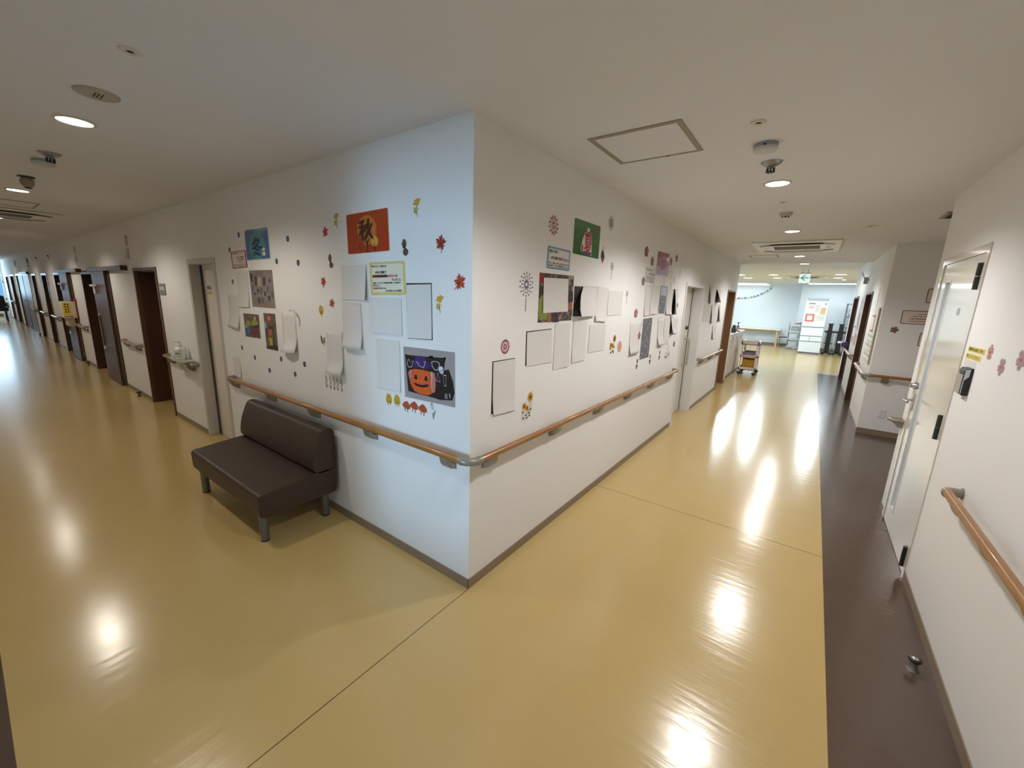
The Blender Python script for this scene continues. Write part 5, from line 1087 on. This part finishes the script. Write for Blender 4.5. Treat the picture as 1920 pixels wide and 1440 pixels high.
lac = [zz([(710, 400), (760, 375), (840, 390), (880, 430), (850, 560), (780, 560), (730, 490)]), zz([(840, 590), (890, 790), (810, 760)]), zz([(945, 640), (1000, 650), (1000, 860), (970, 870), (950, 790)]), zz([(240, 420), (270, 335), (320, 390), (375, 370), (340, 500), (270, 500)]), zz([(415, 380), (500, 440), (560, 390), (610, 380), (570, 520), (470, 470)])]
sheet('photo_print', 'large photo of an orange pumpkin face hanging with a white mask on black cloth', 'photo', FL, None,
      [(M_PHGREY, [zz([(170, 95), (1165, 212), (1170, 1275), (205, 1065)])]), (M_PHBLK, [zz([(205, 255), (660, 300), (990, 320), (970, 420), (960, 560), (1050, 540), (1130, 780), (1160, 1000), (1120, 1140), (870, 1130), (800, 1100), (270, 960), (235, 600)]), zz([(655, 290), (690, 275), (745, 280), (750, 320), (660, 320)]), zz([(205, 250), (225, 240), (240, 290), (215, 300)]), zz([(950, 310), (985, 305), (990, 350), (955, 350)])]),
       (M_PURP, [zz([(380, 360), (430, 275), (540, 285), (600, 330), (640, 400), (705, 440), (700, 520), (560, 520), (440, 500), (370, 510)])]), (M_PUMP, [zz([(300, 560), (380, 530), (560, 550), (700, 590), (745, 700), (740, 900), (720, 1010), (660, 1040), (520, 1020), (390, 960), (320, 840), (285, 700)])]),
       (M_PHBLK, [zz([(400, 640), (425, 635), (440, 690), (455, 715), (420, 735), (375, 710), (385, 690)]), zz([(600, 660), (620, 665), (630, 710), (655, 745), (620, 770), (575, 740), (585, 705)]), zz([(375, 790), (410, 800), (480, 830), (560, 840), (640, 825), (670, 840), (640, 880), (540, 890), (440, 865), (390, 830)])]),
       (M_GAUZE, [zz([(690, 640), (720, 580), (780, 620), (800, 760), (790, 960), (750, 1010), (715, 900), (730, 760)]), zz([(265, 600), (310, 540), (350, 560), (330, 640), (350, 690), (290, 710)])]), (M_LACE, [p for q_ in lac for p in ring(q_)]+[zz([(700, 600), (720, 580), (745, 680), (725, 780), (735, 950), (750, 1005), (725, 960), (705, 800), (712, 700)])]),
       (M_MASK, [zz([(860, 520), (875, 485), (915, 480), (945, 520), (950, 600), (925, 640), (885, 610), (865, 570)])]), (M_PHBLK, [zz([(880, 560), (905, 562), (900, 585), (885, 580)]), zz([(922, 540), (938, 538), (938, 565), (925, 565)]), zz([(905, 600), (925, 600), (918, 625)])]),
       (M_MASK, [zz([(980, 1010), (990, 1010), (995, 1100), (985, 1100)]), zz([(1010, 1010), (1018, 1010), (1025, 1110), (1015, 1110)]), zz([(1060, 1005), (1072, 1005), (1085, 1090), (1072, 1090)])])], group='photo prints', step=0.00025)
def maple(R, a0=0.3):
    p = []
    for k in range(5):
        a = a0+2*PI*k/5; p += [(R*math.cos(a), R*math.sin(a)), (0.66*R*math.cos(a+0.3), 0.66*R*math.sin(a+0.3)), (0.86*R*math.cos(a+0.58), 0.86*R*math.sin(a+0.58)), (0.42*R*math.cos(a+0.66), 0.42*R*math.sin(a+0.66)), (0.7*R*math.cos(a+0.95), 0.7*R*math.sin(a+0.95))]
    return p
def stem(R, a, w=0.002, L=1.25): c, s = math.cos(a), math.sin(a); return [(-s*w, c*w), (s*w, -c*w), (L*R*c+s*w, L*R*s-c*w), (L*R*c-s*w, L*R*s+c*w)]
def fan(R, a, dx=0, dy=0): return [(dx, dy)]+[(dx+R*(0.92+0.08*math.cos(k*1.9))*math.cos(a-0.95+1.9*k/10), dy+R*(0.92+0.08*math.cos(k*1.9))*math.sin(a-0.95+1.9*k/10)) for k in range(11)]
M_MAPR = mat('maple_red_print', srgb(178, 62, 40), 0.4); M_MAPB = mat('maple_brown_red_print', srgb(150, 56, 38), 0.4); M_GINK = mat('ginkgo_yellow_print', srgb(204, 160, 52), 0.4); M_GINKG = mat('ginkgo_green_print', srgb(176, 172, 84), 0.4); M_ACORN = mat('acorn_brown_print', srgb(98, 74, 48), 0.4); M_OLIVE = mat('olive_leaf_print', srgb(90, 86, 46), 0.4); M_CLEAR = mat('clear_sticker_film', srgb(224, 222, 216), 0.15)
AG = 'autumn leaf stickers'
for c, m, lab, R, a in (((610, 434.5), M_MAPR, 'small red maple leaf sticker, highest one left of the autumn poster', 0.036, .4), ((606.5, 528), M_MAPR, 'small red maple leaf sticker left of the sheet beside the yellow notice', 0.036, 1.1), ((622.8, 568.5), M_MAPR, 'red maple leaf sticker just above the yellow leaf on the left', 0.034, 0.1), ((826.5, 455), M_MAPB, 'red brown maple leaf sticker right of the autumn poster', 0.042, 1.4), ((862.5, 528.5), M_MAPR, 'red maple leaf sticker nearest the wall corner', 0.044, 0.5)):
    sticker('maple_leaf_sticker', lab, 'sticker', FL, c, [(m, [maple(R, a), stem(R, a+PI+0.3)])], AG)
for c, lab, R in (((780.5, 387), 'shiny ginkgo leaf pair sticker at the top right of the autumn poster', 0.05), ((630, 411.5), 'ginkgo leaf pair sticker at the upper left of the autumn poster', 0.048), ((823.5, 568), 'ginkgo leaf pair sticker right of the covered dark photo', 0.05)):
    sticker('ginkgo_sticker', lab, 'sticker', FL, c, [(M_GINK, [fan(R*0.85, 1.9, 0.012, 0.0), stem(R*0.5, -0.7)]), (M_GINKG, [fan(R*0.6, 0.6, -0.02, -0.03), stem(R*0.9, -1.4)])], AG)
for c, lab in (((619.8, 490.5), 'brown acorn pair sticker left of the yellow bordered notice'), ((759, 465), 'brown acorn pair sticker right of the autumn poster')):
    sticker('acorn_sticker', lab, 'sticker', FL, c, [(M_ACORN, [disc(-.004, .022, .018, .026), disc(.006, -.022, .022, .02), stem(.03, -0.6), stem(.03, 2.4)])], AG)
sticker('leaf_sticker', 'single yellow leaf sticker left of the low curled autumn sheets', 'sticker', FL, (602.3, 582.5), [(M_GINK, [disc(0, .004, .03, .034), stem(.03, -1.5, .003, 1.5)])], AG)
sticker('leaf_sticker', 'dark green leaf pair sticker beside the lowest left autumn sheet', 'sticker', FL, (605.8, 637), [(M_OLIVE, [[(-.03, .03), (-.01, .02), (-.004, -.02), (-.012, -.035), (-.028, -.01)], [(.008, .012), (.022, .02), (.024, -.015), (.012, -.028)], stem(.035, -1.4)])], AG)
M_TREEY = mat('yellow_tree_print', srgb(198, 158, 40), 0.4); M_TREER = mat('rust_tree_print', srgb(182, 82, 44), 0.4); M_TRUNK = mat('tree_trunk_print', srgb(130, 70, 44), 0.4); M_GRASS = mat('pampas_print', srgb(176, 160, 128), 0.4); M_FEATH = mat('pale_green_print', srgb(150, 158, 148), 0.4)
for c, w in (((729.5, 748.5), 'left'), ((744.5, 751), 'right')):
    sticker('tree_sticker', '%s one of two yellow tree stickers under the sheet beside the pumpkin photo' % w, 'sticker', FL, c, [(M_TREEY, [[(-.026, -.022), (-.03, .0), (-.02, .026), (-.008, .04), (.002, .03), (.01, .038), (.022, .024), (.03, .0), (.026, -.022)]]), (M_TRUNK, [rect(-.014, -.036, -.009, -.01), rect(.008, -.036, .013, -.01)])], 'autumn tree stickers')
for c, w in (((762.5, 760.5), 'left'), ((777, 761.5), 'middle'), ((793, 767), 'right')):
    sticker('tree_sticker', '%s one of three rust red tree stickers under the pumpkin photo' % w, 'sticker', FL, c, [(M_TREER, [[(-.036, -.008), (-.036, .008), (-.016, .022), (.002, .03), (.014, .024), (.034, .006), (.034, -.014), (.01, -.022), (-.02, -.016)]]), (M_TRUNK, [rect(-.018, -.036, -.013, -.012), rect(.006, -.04, .011, -.012)])], 'autumn tree stickers')
sticker('feather_sticker', 'pale green feather shaped sticker right of the rust red trees', 'sticker', FL, (811, 769.5), [(M_FEATH, [[(-.016, .03), (-.006, .05), (.006, .03), (.01, .005), (-.01, .008)], [(.02, .0), (.03, .012), (.012, -.05), (.006, -.055), (-.004, -.02)]]), (mat('white_feather_print', srgb(216, 218, 214), 0.4), [[(-.01, .025), (0, .035), (.006, .0), (-.004, .0)]])], 'autumn leaf stickers')
for i, c in enumerate(((612, 714.5), (619.5, 717), (626.5, 719), (633, 720.5), (640.5, 722.5))):
    sticker('pampas_sticker', '%s of five small pampas grass stickers below the deeply curled sheet' % ('leftmost', 'second', 'third', 'fourth', 'rightmost')[i], 'sticker', FL, c, [(M_GRASS, [[(-.012, .03), (-.004, .05), (.006, .036), (.002, .012), (-.01, .016)], [(.004, .01), (.014, .02), (.012, -.01), (.004, -.014)], rect(-.002, -.045, .002, .03)]), (M_OLIVE, [[(-.014, -.012), (-.002, -.04), (.014, -.02), (.002, -.05)]])], 'pampas grass stickers')

# ------------------------------------------------------------------ summer
M_SUM = lam(('laminated_green', (44, 108, 50))); M_CRIM = mat('crimson_print', srgb(176, 36, 58), 0.3); M_GREENEDGE = mat('green_laminate_edge', srgb(120, 150, 120), 0.2)
zz = Z(900, 390, 6.857)
sheet('season_poster', 'green laminated summer poster with a crimson kanji on a white cloud', 'poster', FM, [(1078, 408), (1126, 425), (1121.5, 486), (1073.5, 474.5)],
      [(M_SUM, [rrect(0, 0, 1, 1, .04)]), (M_PAPER, [disc(.52, .24, .055, .085), disc(.5, .35, .1, .08), [(.38, .33), (.66, .30), (.70, .95), (.30, .93), (.26, .8), (.3, .6)]]), (mat('deck_chair_blue', srgb(40, 92, 130), 0.3), [[(.3, .86), (.66, .9), (.66, .99), (.3, .97)]]), (mat('beach_brown', srgb(140, 70, 50), 0.3), [[(.28, .7), (.34, .68), (.36, .84), (.3, .86)], disc(.76, .2, .05, .07)])],
      [('夏', .37, .32, .69, .93, M_CRIM)], group='season posters')
M_BBORD = mat('soft_blue_border', srgb(110, 150, 186), 0.3)
sheet('notice_card', 'blue bordered notice about the summer festival beside the green poster', 'notice', FM, [(1027, 460), (1069.5, 470.5), (1067, 508.5), (1024, 502.5)],
      [(M_BBORD, [rrect(0, 0, 1, 1, .05)]), (M_PAPER, [rrect(.055, .085, .945, .915, .03)])],
      [('夏祭りの様子', .07, .15, .43, .27, M_INK), ('8月に施設で', .16, .42, .48, .57, M_INK), ('夏祭り', .49, .43, .67, .57, M_INKRED), ('をしました。', .68, .44, .94, .57, M_INK), ('花火、金魚、屋台 などをやりながら', .07, .69, .93, .78, M_INK), ('夏を満喫し、楽しい時間を過ごしました。', .07, .81, .94, .89, M_INK)], group='notice cards')
M_PHMIX = photo_mat('photo_colour_mix', [(26, 20, 22), (112, 96, 92), (44, 34, 34), (150, 132, 124), (60, 40, 32)], 22)
sheet('photo_print', 'large colour photo mostly covered by a white sheet, under the blue bordered notice', 'photo', FM, None,
      [(M_PHMIX, [[(1012, 511), (1076, 517.5), (1071, 600.5), (1008, 605)]]), (mat('photo_red', srgb(150, 34, 34), 0.3), [zz([(765, 835), (815, 840), (810, 970), (760, 960)])]), (mat('photo_lime', srgb(126, 140, 62), 0.3), [zz([(755, 1170), (800, 1120), (800, 1340), (870, 1350), (850, 1430), (760, 1440), (745, 1300)])]),
       (GRY, [zz([(760, 1000), (805, 1010), (800, 1110), (755, 1120)]), zz([(920, 1350), (1000, 1345), (1010, 1465), (925, 1470)]), zz([(1135, 1060), (1195, 1070), (1190, 1210), (1130, 1200)])]), (mat('photo_tan', srgb(160, 100, 72), 0.3), [zz([(1130, 1225), (1185, 1220), (1180, 1310), (1125, 1310)]), zz([(870, 1350), (915, 1350), (905, 1470), (850, 1470)])]), (mat('photo_sage', srgb(140, 144, 110), 0.3), [zz([(1130, 870), (1195, 880), (1190, 920), (1130, 915)])])], group='photo prints', step=0.0003)
paper('white sheet taped over the middle of the large summer photo', FM, [(1018.5, 520.5), (1064.5, 523), (1063, 584), (1016.5, 587)], off=0.006, curl=0.004)
sheet('photo_print', 'dark photo showing at the left behind a peeling sheet in the summer display', 'photo', FM, [(1077, 536.5), (1119, 538), (1112.5, 593), (1074, 593.5)], [(photo_mat('photo_black_mix', [(20, 18, 18), (60, 54, 52), (34, 30, 30), (96, 88, 84)], 40), [U])], group='photo prints')
# peeling sheet with a curved free edge
pts = [(1093, 537.5), (1119, 538.5), (1112, 592.5), (1079, 593), (1076.5, 580), (1079, 566), (1085, 552)]
mb = MB(); offs = [.004, .004, .02, .05, .05, .04, .02]; mb.add([FM.P(*FM.px(x, y), o_) for (x, y), o_ in zip(pts, offs)]+[FM.P(*FM.px(1100, 565), .018)], [(i, (i+1) % 7, 7) for i in range(7)], 0, True)
tag(mb.build('blank_sheet', M_PAPER), 'peeling blank white sheet with a curved left edge over the dark summer photo', 'paper', 'blank white sheets')
paper('blank white sheet right of the peeling sheet, foot slightly lifted', FM, [(1120.5, 537), (1141, 541), (1134.5, 603), (1114, 601.5)], curl=0.03)
paper('small blank sheet with outlined edges at the right of the summer display', FM, [(1140.5, 545), (1168, 546.5), (1164, 590), (1138, 592)], curl=0.004)
sheet('photo_print', 'dark edged photo hidden under the wide sheet at the lower left of the summer display', 'photo', FM, [(986.5, 621.5), (1034, 616), (1033, 678), (984.5, 686)], [(M_PHDK, [U])], off=0.0008, group='photo prints')
paper('wide blank sheet at the lower left of the summer display with dark edges', FM, [(988, 623.3), (1034.5, 617.3), (1033.5, 679), (986.3, 687)], curl=0.003)
paper('blank sheet directly under the large summer photo', FM, [(1041, 606), (1069, 607), (1064, 686), (1036, 694)], curl=0.004, side=0.01)
paper('blank sheet under the peeling sheet in the summer display', FM, [(1075.5, 601), (1101, 602.5), (1094.5, 674.5), (1070.5, 680.5)], curl=0.012)
paper('blank sheet at the lower right of the summer display', FM, [(1105.5, 609.5), (1136, 607.5), (1132, 656), (1101.5, 661.5)], curl=0.003)
sheet('photo_print', 'thin dark edged photo under the sheet nearest the wall corner', 'photo', FM, [(923, 677.8), (965.5, 671), (962.5, 768), (920.5, 776.5)], [(M_PHDK, [U])], off=0.0008, group='photo prints')
paper('blank white sheet nearest the corner on the right wall, foot lifted', FM, [(924.5, 679.2), (966, 672.2), (963, 768), (922.5, 778)], curl=0.018, off=0.003)
M_FW1 = mat('firework_plum_print', srgb(112, 62, 66), 0.4); M_FW2 = mat('firework_rose_print', srgb(170, 92, 100), 0.4); M_FW3 = mat('firework_grey_print', srgb(128, 124, 112), 0.4); M_FW4 = mat('firework_indigo_print', srgb(70, 66, 90), 0.4); M_FW5 = mat('firework_magenta_print', srgb(176, 56, 100), 0.4); M_FWO = mat('firework_orange_print', srgb(194, 140, 110), 0.4)
def burst(R, rings, n):
    out = []
    for (r0, r1, w, ph) in rings:
        for k in range(n):
            a = 2*PI*(k+ph)/n; c, s = math.cos(a), math.sin(a); rm = (r0+r1)/2
            out.append([(R*r0*c, R*r0*s), (R*rm*c+R*w*s, R*rm*s-R*w*c), (R*r1*c, R*r1*s), (R*rm*c-R*w*s, R*rm*s+R*w*c)])
    return out
FG = 'firework stickers'
sticker('firework_sticker', 'plum and rose firework sticker left of the green summer poster', 'sticker', FM, (1038, 422.5), [(M_FW2, burst(.06, [(.1, .5, .06, .5), (.45, .8, .07, 0)], 12)), (M_FW1, burst(.062, [(.6, 1, .1, .5)], 12))], FG)
sticker('firework_sticker', 'pale grey firework sticker right of the green summer poster', 'sticker', FM, (1146, 418), [(M_FW3, burst(.056, [(.1, .35, .08, .5), (.35, .65, .08, 0), (.65, 1, .08, .5)], 16)), (M_FW2, burst(.056, [(.4, .55, .04, .5)], 10))], FG)
sticker('firework_sticker', 'biggest firework sticker with a long tail, left of the large summer photo', 'sticker', FM, (987, 533.5), [(M_FW4, burst(.075, [(.12, .4, .05, .5), (.5, .72, .06, 0), (.74, 1, .06, .5)], 14)), (M_FW2, burst(.075, [(.3, .5, .03, 0)], 10)), (M_FW3, [rect(-.003, -.155, .003, -.078)])], FG)
sticker('firework_sticker', 'magenta firework sticker above the sheet nearest the corner', 'sticker', FM, (947, 650), [(M_FW2, burst(.042, [(.1, .55, .1, .5)], 12)), (M_FW5, burst(.044, [(.5, 1, .11, 0)], 14)), (M_FW4, burst(.044, [(.7, .98, .06, .5)], 14))], FG)
sticker('firework_sticker', 'small grey firework sticker with a tail under the dark red lantern', 'sticker', FM, (1147.5, 500), [(M_FW3, burst(.036, [(.1, .45, .1, .5), (.5, 1, .1, 0)], 12)), (M_FW3, [rect(-.002, -.1, .002, -.036)])], FG)
sticker('firework_sticker', 'small olive firework sticker with a tail right of the small outlined sheet', 'sticker', FM, (1175.5, 551), [(M_FW3, burst(.03, [(.1, .45, .1, .5), (.5, 1, .1, 0)], 12)), (M_FW3, [rect(-.002, -.09, .002, -.03)])], FG)
sticker('firework_sticker', 'orange firework sticker beside the small sunflowers', 'sticker', FM, (1161.5, 650), [(mat('peach_firework_print', srgb(222, 180, 152), 0.4), [disc(0, 0, .05)]), (M_FWO, burst(.055, [(.15, .5, .09, .5), (.5, 1, .1, 0)], 14))], FG)
sticker('lantern_sticker', 'dark red and black lantern sticker at the lower right of the summer poster', 'sticker', FM, (1130, 479), [(mat('black_lantern_print', srgb(52, 34, 34), 0.4), [[(-.03, .02), (-.01, .042), (.012, .03), (.03, -.002), (-.02, -.03), (-.034, -.01)]]), (mat('dark_red_print', srgb(140, 36, 36), 0.4), [[(.03, .0), (.034, -.02), (.016, -.04), (.01, -.056), (-.004, -.05), (-.02, -.03)], [(-.002, .04), (.002, .04), (.0, .07), (-.004, .07)]])], 'summer stickers')
M_SUNY = mat('sunflower_yellow_print', srgb(206, 150, 48), 0.4); M_SUNB = mat('sunflower_brown_print', srgb(110, 72, 34), 0.4); M_SUNG = mat('sunflower_leaf_print', srgb(82, 96, 50), 0.4)
def sunfl(cx, cy, R): return [(cx+R*(1 if k % 2 == 0 else .78)*math.cos(PI*k/9), cy+R*(1 if k % 2 == 0 else .78)*math.sin(PI*k/9)) for k in range(18)]
def lf(cx, cy, s): return [[(cx-s, cy), (cx, cy+s*.6), (cx+s, cy+s*.3), (cx+s*.2, cy-s*.6)]]
sticker('sunflower_sticker', 'large clear sunflower bunch sticker low on the wall above the handrail', 'sticker', FM, (988, 761), [(M_CLEAR, [[(-.055, -.09), (-.06, -.04), (-.04, .02), (.0, .06), (.03, .09), (.055, .09), (.066, .05), (.06, -.02), (.04, -.07), (.0, -.095)]]), (M_SUNG, sum([lf(x, y, .014) for x, y in ((-.045, -.035), (-.04, -.075), (-.01, -.06), (.0, -.08), (.02, -.05), (.04, -.03), (.03, -.07), (.01, -.03))], [])+[rect(.031, -.06, .034, .02)]), (M_SUNY, [sunfl(.032, .052, .034), sunfl(-.034, .004, .024), sunfl(-.002, -.014, .022)]), (M_SUNB, [disc(.032, .052, .014), disc(-.034, .004, .01), disc(-.002, -.014, .009)])], 'sunflower stickers')
sticker('sunflower_sticker', 'small sunflower bunch sticker right of the lower summer sheets', 'sticker', FM, (1149, 647), [(M_SUNG, sum([lf(x, y, .02) for x, y in ((-.05, -.03), (-.035, -.065), (.0, -.05), (.02, -.065), (.025, -.02), (-.01, -.02))], [])), (M_SUNY, [sunfl(.026, .055, .036), sunfl(-.045, .0, .028), sunfl(-.004, -.004, .026)]), (M_SUNB, [disc(.026, .055, .022), disc(-.045, .0, .012), disc(-.004, -.004, .011)])], 'sunflower stickers')

# ------------------------------------------------------------------ spring and the last sheets
M_SPR = lam(('laminated_mauve', (150, 84, 102))); M_SPR2 = lam(('laminated_lilac', (166, 140, 170))); M_MAG = mat('magenta_print', srgb(150, 50, 96), 0.3)
sheet('season_poster', 'pink mauve laminated spring poster with a magenta kanji on a paler disc', 'poster', FM, [(1234, 471), (1255, 476.5), (1252, 518), (1230, 514.5)],
      [(M_LAMEDGE, [rrect(-.03, -.02, 1.03, 1.05, .03)]), (M_SPR, [U]), (M_SPR2, [[(0, .62), (1, .55), (1, 1), (0, 1)]]), (mat('mauve_mid_print', srgb(170, 104, 122), 0.3), [disc(.5, .45, .3, .3)])], [('春', .28, .28, .74, .72, M_MAG)], group='season posters')
sheet('notice_card', 'small white notice with faint print beside the spring poster', 'notice', FM, [(1211, 499.5), (1229.5, 505.5), (1226.5, 533.5), (1208.5, 529.5)], [(M_PAPER, [U])],
      [('春の行事', .08, .1, .58, .2, M_GREYINK), ('お花見を', .38, .34, .98, .45, M_GREYINK), ('桜を見に行きました', .1, .58, .95, .67, M_GREYINK), ('とてもきれい', .1, .71, .85, .8, M_GREYINK), ('楽しい時間でした', .1, .84, .95, .93, M_GREYINK)], group='notice cards')
paper('blank sheet under the small white spring notice', FM, [(1211.5, 534), (1224, 535.5), (1215, 591), (1206, 592.5)], curl=0.02)
paper('blank sheet between the spring notice sheet and the dark standing photo', FM, [(1224.5, 535.5), (1236, 536.5), (1228, 587), (1215.5, 590)], curl=0.03, side=0.02)
M_PHBG = photo_mat('photo_blue_grey', [(60, 60, 70), (120, 120, 132), (84, 82, 92), (160, 160, 168), (48, 46, 54)], 26); M_PHSKY = mat('photo_pale_sky', srgb(176, 178, 192), 0.3)
sheet('photo_print', 'narrow blue grey photo of people under pale sky in the spring display', 'photo', FM, [(1239, 535.5), (1252, 537.5), (1245.5, 588), (1233, 588)], [(M_PHBG, [U]), (M_PHSKY, [rect(.08, .04, .9, .34)])], group='photo prints')
paper('blank sheet right of the narrow blue grey spring photo', FM, [(1252.5, 541), (1263, 542.5), (1257, 590), (1247, 589)], curl=0.03)
sheet('photo_print', 'dark photo peeking behind the sheet nearest the pale grey door', 'photo', FM, [(1263.5, 542), (1270, 543), (1263, 589), (1256, 589)], [(mat('photo_near_black', srgb(44, 32, 26), 0.4), [U])], off=0.0008, group='photo prints')
paper('sheet nearest the pale grey door, peeled away at its left edge', FM, [(1265.5, 542), (1273, 543), (1268, 589), (1257.5, 589.5)], side=-0.06, off=0.004)
sheet('photo_print', 'tall blue grey blossom photo at the lower part of the spring display', 'photo', FM, [(1206, 598), (1223.3, 595.5), (1215.5, 669.5), (1198.5, 675)], [(M_PHBG, [U])], group='photo prints')
paper('blank sheet left of the tall blossom photo with a curled foot', FM, [(1182, 604), (1203, 602), (1194, 660.5), (1178, 664.5)], curl=0.05)
paper('blank sheet right of the tall blossom photo with a rounded foot', FM, [(1234, 597), (1246, 598), (1241, 646), (1231, 648)], curl=0.06)
paper('plain blank sheet in the middle of the lower spring row', FM, [(1246.5, 597), (1257, 597.5), (1252, 645), (1242, 645.5)], curl=0.006)
sheet('photo_print', 'black sliver of a photo behind the small peeled spring sheet', 'photo', FM, [(1257, 594.5), (1262, 595), (1259, 626), (1254, 626)], [(mat('photo_near_black', srgb(44, 32, 26), 0.4), [U])], off=0.0008, group='photo prints')
paper('small peeled sheet at the right of the lower spring row', FM, [(1258, 595.5), (1271.5, 596.5), (1267.5, 623.5), (1256, 626)], side=-0.03, curl=0.03, off=0.004)
M_PET1 = mat('petal_plum_print', srgb(132, 66, 72), 0.4); M_PET2 = mat('petal_pink_print', srgb(166, 106, 118), 0.4); M_PET3 = mat('petal_taupe_print', srgb(134, 104, 96), 0.4)
for c, m, R, lab in (((1212, 472), M_PET1, .05, 'plum blossom sticker at the upper left of the spring poster'), ((1222.8, 490), M_PET3, .045, 'taupe blossom sticker between the spring poster and notice'), ((1205.8, 527.5), M_PET3, .042, 'taupe blossom sticker at the lower left of the spring notice'), ((1191.8, 587.5), M_PET2, .045, 'pink blossom sticker between summer and spring sheets'), ((1197.8, 629.5), M_PET2, .04, 'pink blossom sticker touching the tall blossom photo'), ((1257.8, 491), M_PET3, .042, 'taupe blossom sticker right of the spring poster'), ((1268.5, 484.5), M_PET3, .042, 'highest taupe blossom sticker, furthest right of the spring poster'), ((1269.5, 572.5), M_PET3, .03, 'small taupe petal sticker on the sheet nearest the pale grey door'), ((1263.5, 645), M_PET3, .035, 'small taupe petal sticker low beside the pale grey door')):
    sticker('blossom_sticker', lab, 'sticker', FM, c, [(m, [flower(R)])], 'spring blossom stickers', off=0.006)
for c, lab in (((1258.5, 512), 'large white butterfly outline sticker right of the spring poster'), ((1275, 511), 'small white butterfly outline sticker nearest the pale grey door'), ((1245.2, 528), 'white paper bow outline under the spring poster'), ((1264, 525), 'white ring outline sticker above the peeled sheet'), ((1257.5, 537), 'white angled tape outline above the peeled sheet')):
    w = mat('thin_white_outline', srgb(226, 220, 208), 0.25); s = .09 if 'large' in lab else .055
    sticker('outline_sticker', lab, 'sticker', FM, c, [(w, ring([(-s*.6, s*.9), (s*.3, s*.4), (s*.6, s*.1), (0, -s), (-s*.3, -s*.4)], .72))], 'white outline stickers', off=0.004)
M_TUL = mat('tulip_grey_print', srgb(96, 82, 74), 0.4)
for c, lab in (((1194, 683), 'left tulip sticker under the tall blossom photo'), ((1218.5, 674), 'right tulip sticker under the tall blossom photo'), ((1236.5, 666.5), 'pale tulip sticker left of the shiny white cut-out')):
    sticker('tulip_sticker', lab, 'sticker', FM, c, [(M_TUL, [[(-.02, .05), (.0, .055), (.02, .05), (.016, .015), (-.016, .015)], rect(-.003, -.02, .003, .02), [(-.03, -.005), (.03, -.005), (.012, -.05), (-.012, -.05)]])], 'tulip stickers')
zz = Z(1120, 580, 8)
sticker('white_cutout', 'shiny white flower cut-out low beside the pale grey door', 'sticker', FM, (1251, 661), [(mat('shiny_white_cutout', srgb(226, 222, 212), 0.2), [disc(0, .05, .05, .035), disc(-.05, -.02, .05, .04), disc(.05, -.01, .06, .03), disc(.0, -.06, .08, .02)]), (M_FW3, [disc(-.05, -.05, .05, .012), disc(.07, -.03, .03, .015)])], 'white outline stickers')
paper('tall blank sheet just beyond the pale grey door, highest of its group', FM, [(1331, 534), (1336.5, 535), (1332, 570), (1327, 569)], side=-0.04)
sheet('photo_print', 'dark photo edge behind the second sheet beyond the pale grey door', 'photo', FM, [(1343, 543), (1347, 543.5), (1343.5, 566.5), (1340, 567)], [(mat('photo_near_black', srgb(44, 32, 26), 0.4), [U])], off=0.0008, group='photo prints')
paper('second sheet beyond the pale grey door, peeled open on the left', FM, [(1344.5, 542.5), (1351, 543.5), (1347.5, 567.5), (1341.8, 567)], side=-0.08, off=0.004)
paper('large pale sheet below the tall one beyond the pale grey door', FM, [(1321, 571), (1334, 571.5), (1330, 602), (1316, 602.5)], curl=0.004)
paper('middle sheet of the lower group beyond the pale grey door', FM, [(1335, 570), (1347, 571), (1341, 606), (1330, 606)], side=-0.03)
paper('narrow sheet nearest the brown doorway beyond the pale grey door', FM, [(1348, 570), (1352.5, 570.5), (1348.5, 603), (1344, 603)], side=-0.05)
paper('lowest sheet beyond the pale grey door', FM, [(1336.5, 610), (1343.5, 610.5), (1339, 635), (1333, 634.5)], curl=0.02, side=-0.02)

# ------------------------------------------------------------------ daylight and sky
def daylight(name, loc, direction, sx, sy, power, col):
    l = bpy.data.lights.new(name, 'AREA'); l.shape = 'RECTANGLE'; l.size = sx; l.size_y = sy; l.energy = power; l.color = col
    o = bpy.data.objects.new(name, l); COL.objects.link(o); o.location = loc
    o.rotation_euler = Vector(direction).to_track_quat('-Z', 'Z').to_euler()
    return o
SKY = (0.55, 0.78, 1.0)
daylight('daylight_end_window', (XE-0.5, -1.0, 1.6), (1, 0, 0), 2.0, 1.5, 120, SKY)
daylight('daylight_day_room', (XL-0.5, (YE+YF)/2, 1.5), (1, 0, 0), 10.5, 1.8, 1000, (0.62, 0.85, 1.0))
daylight('daylight_south_door', (-0.3, YS-5.8, 1.3), (0, 1, 0), 1.2, 1.5, 290, (0.40, 0.70, 1.0))
wd = bpy.data.worlds.new('World'); SC.world = wd; wd.use_nodes = True
bg = wd.node_tree.nodes['Background']; bg.inputs[0].default_value = (0.22, 0.55, 0.9, 1); bg.inputs[1].default_value = 1.0

SC.view_settings.view_transform = 'Standard'; SC.view_settings.look = 'None'; SC.view_settings.gamma = 1; SC.view_settings.exposure = 0.0
SC.view_settings.use_curve_mapping = False
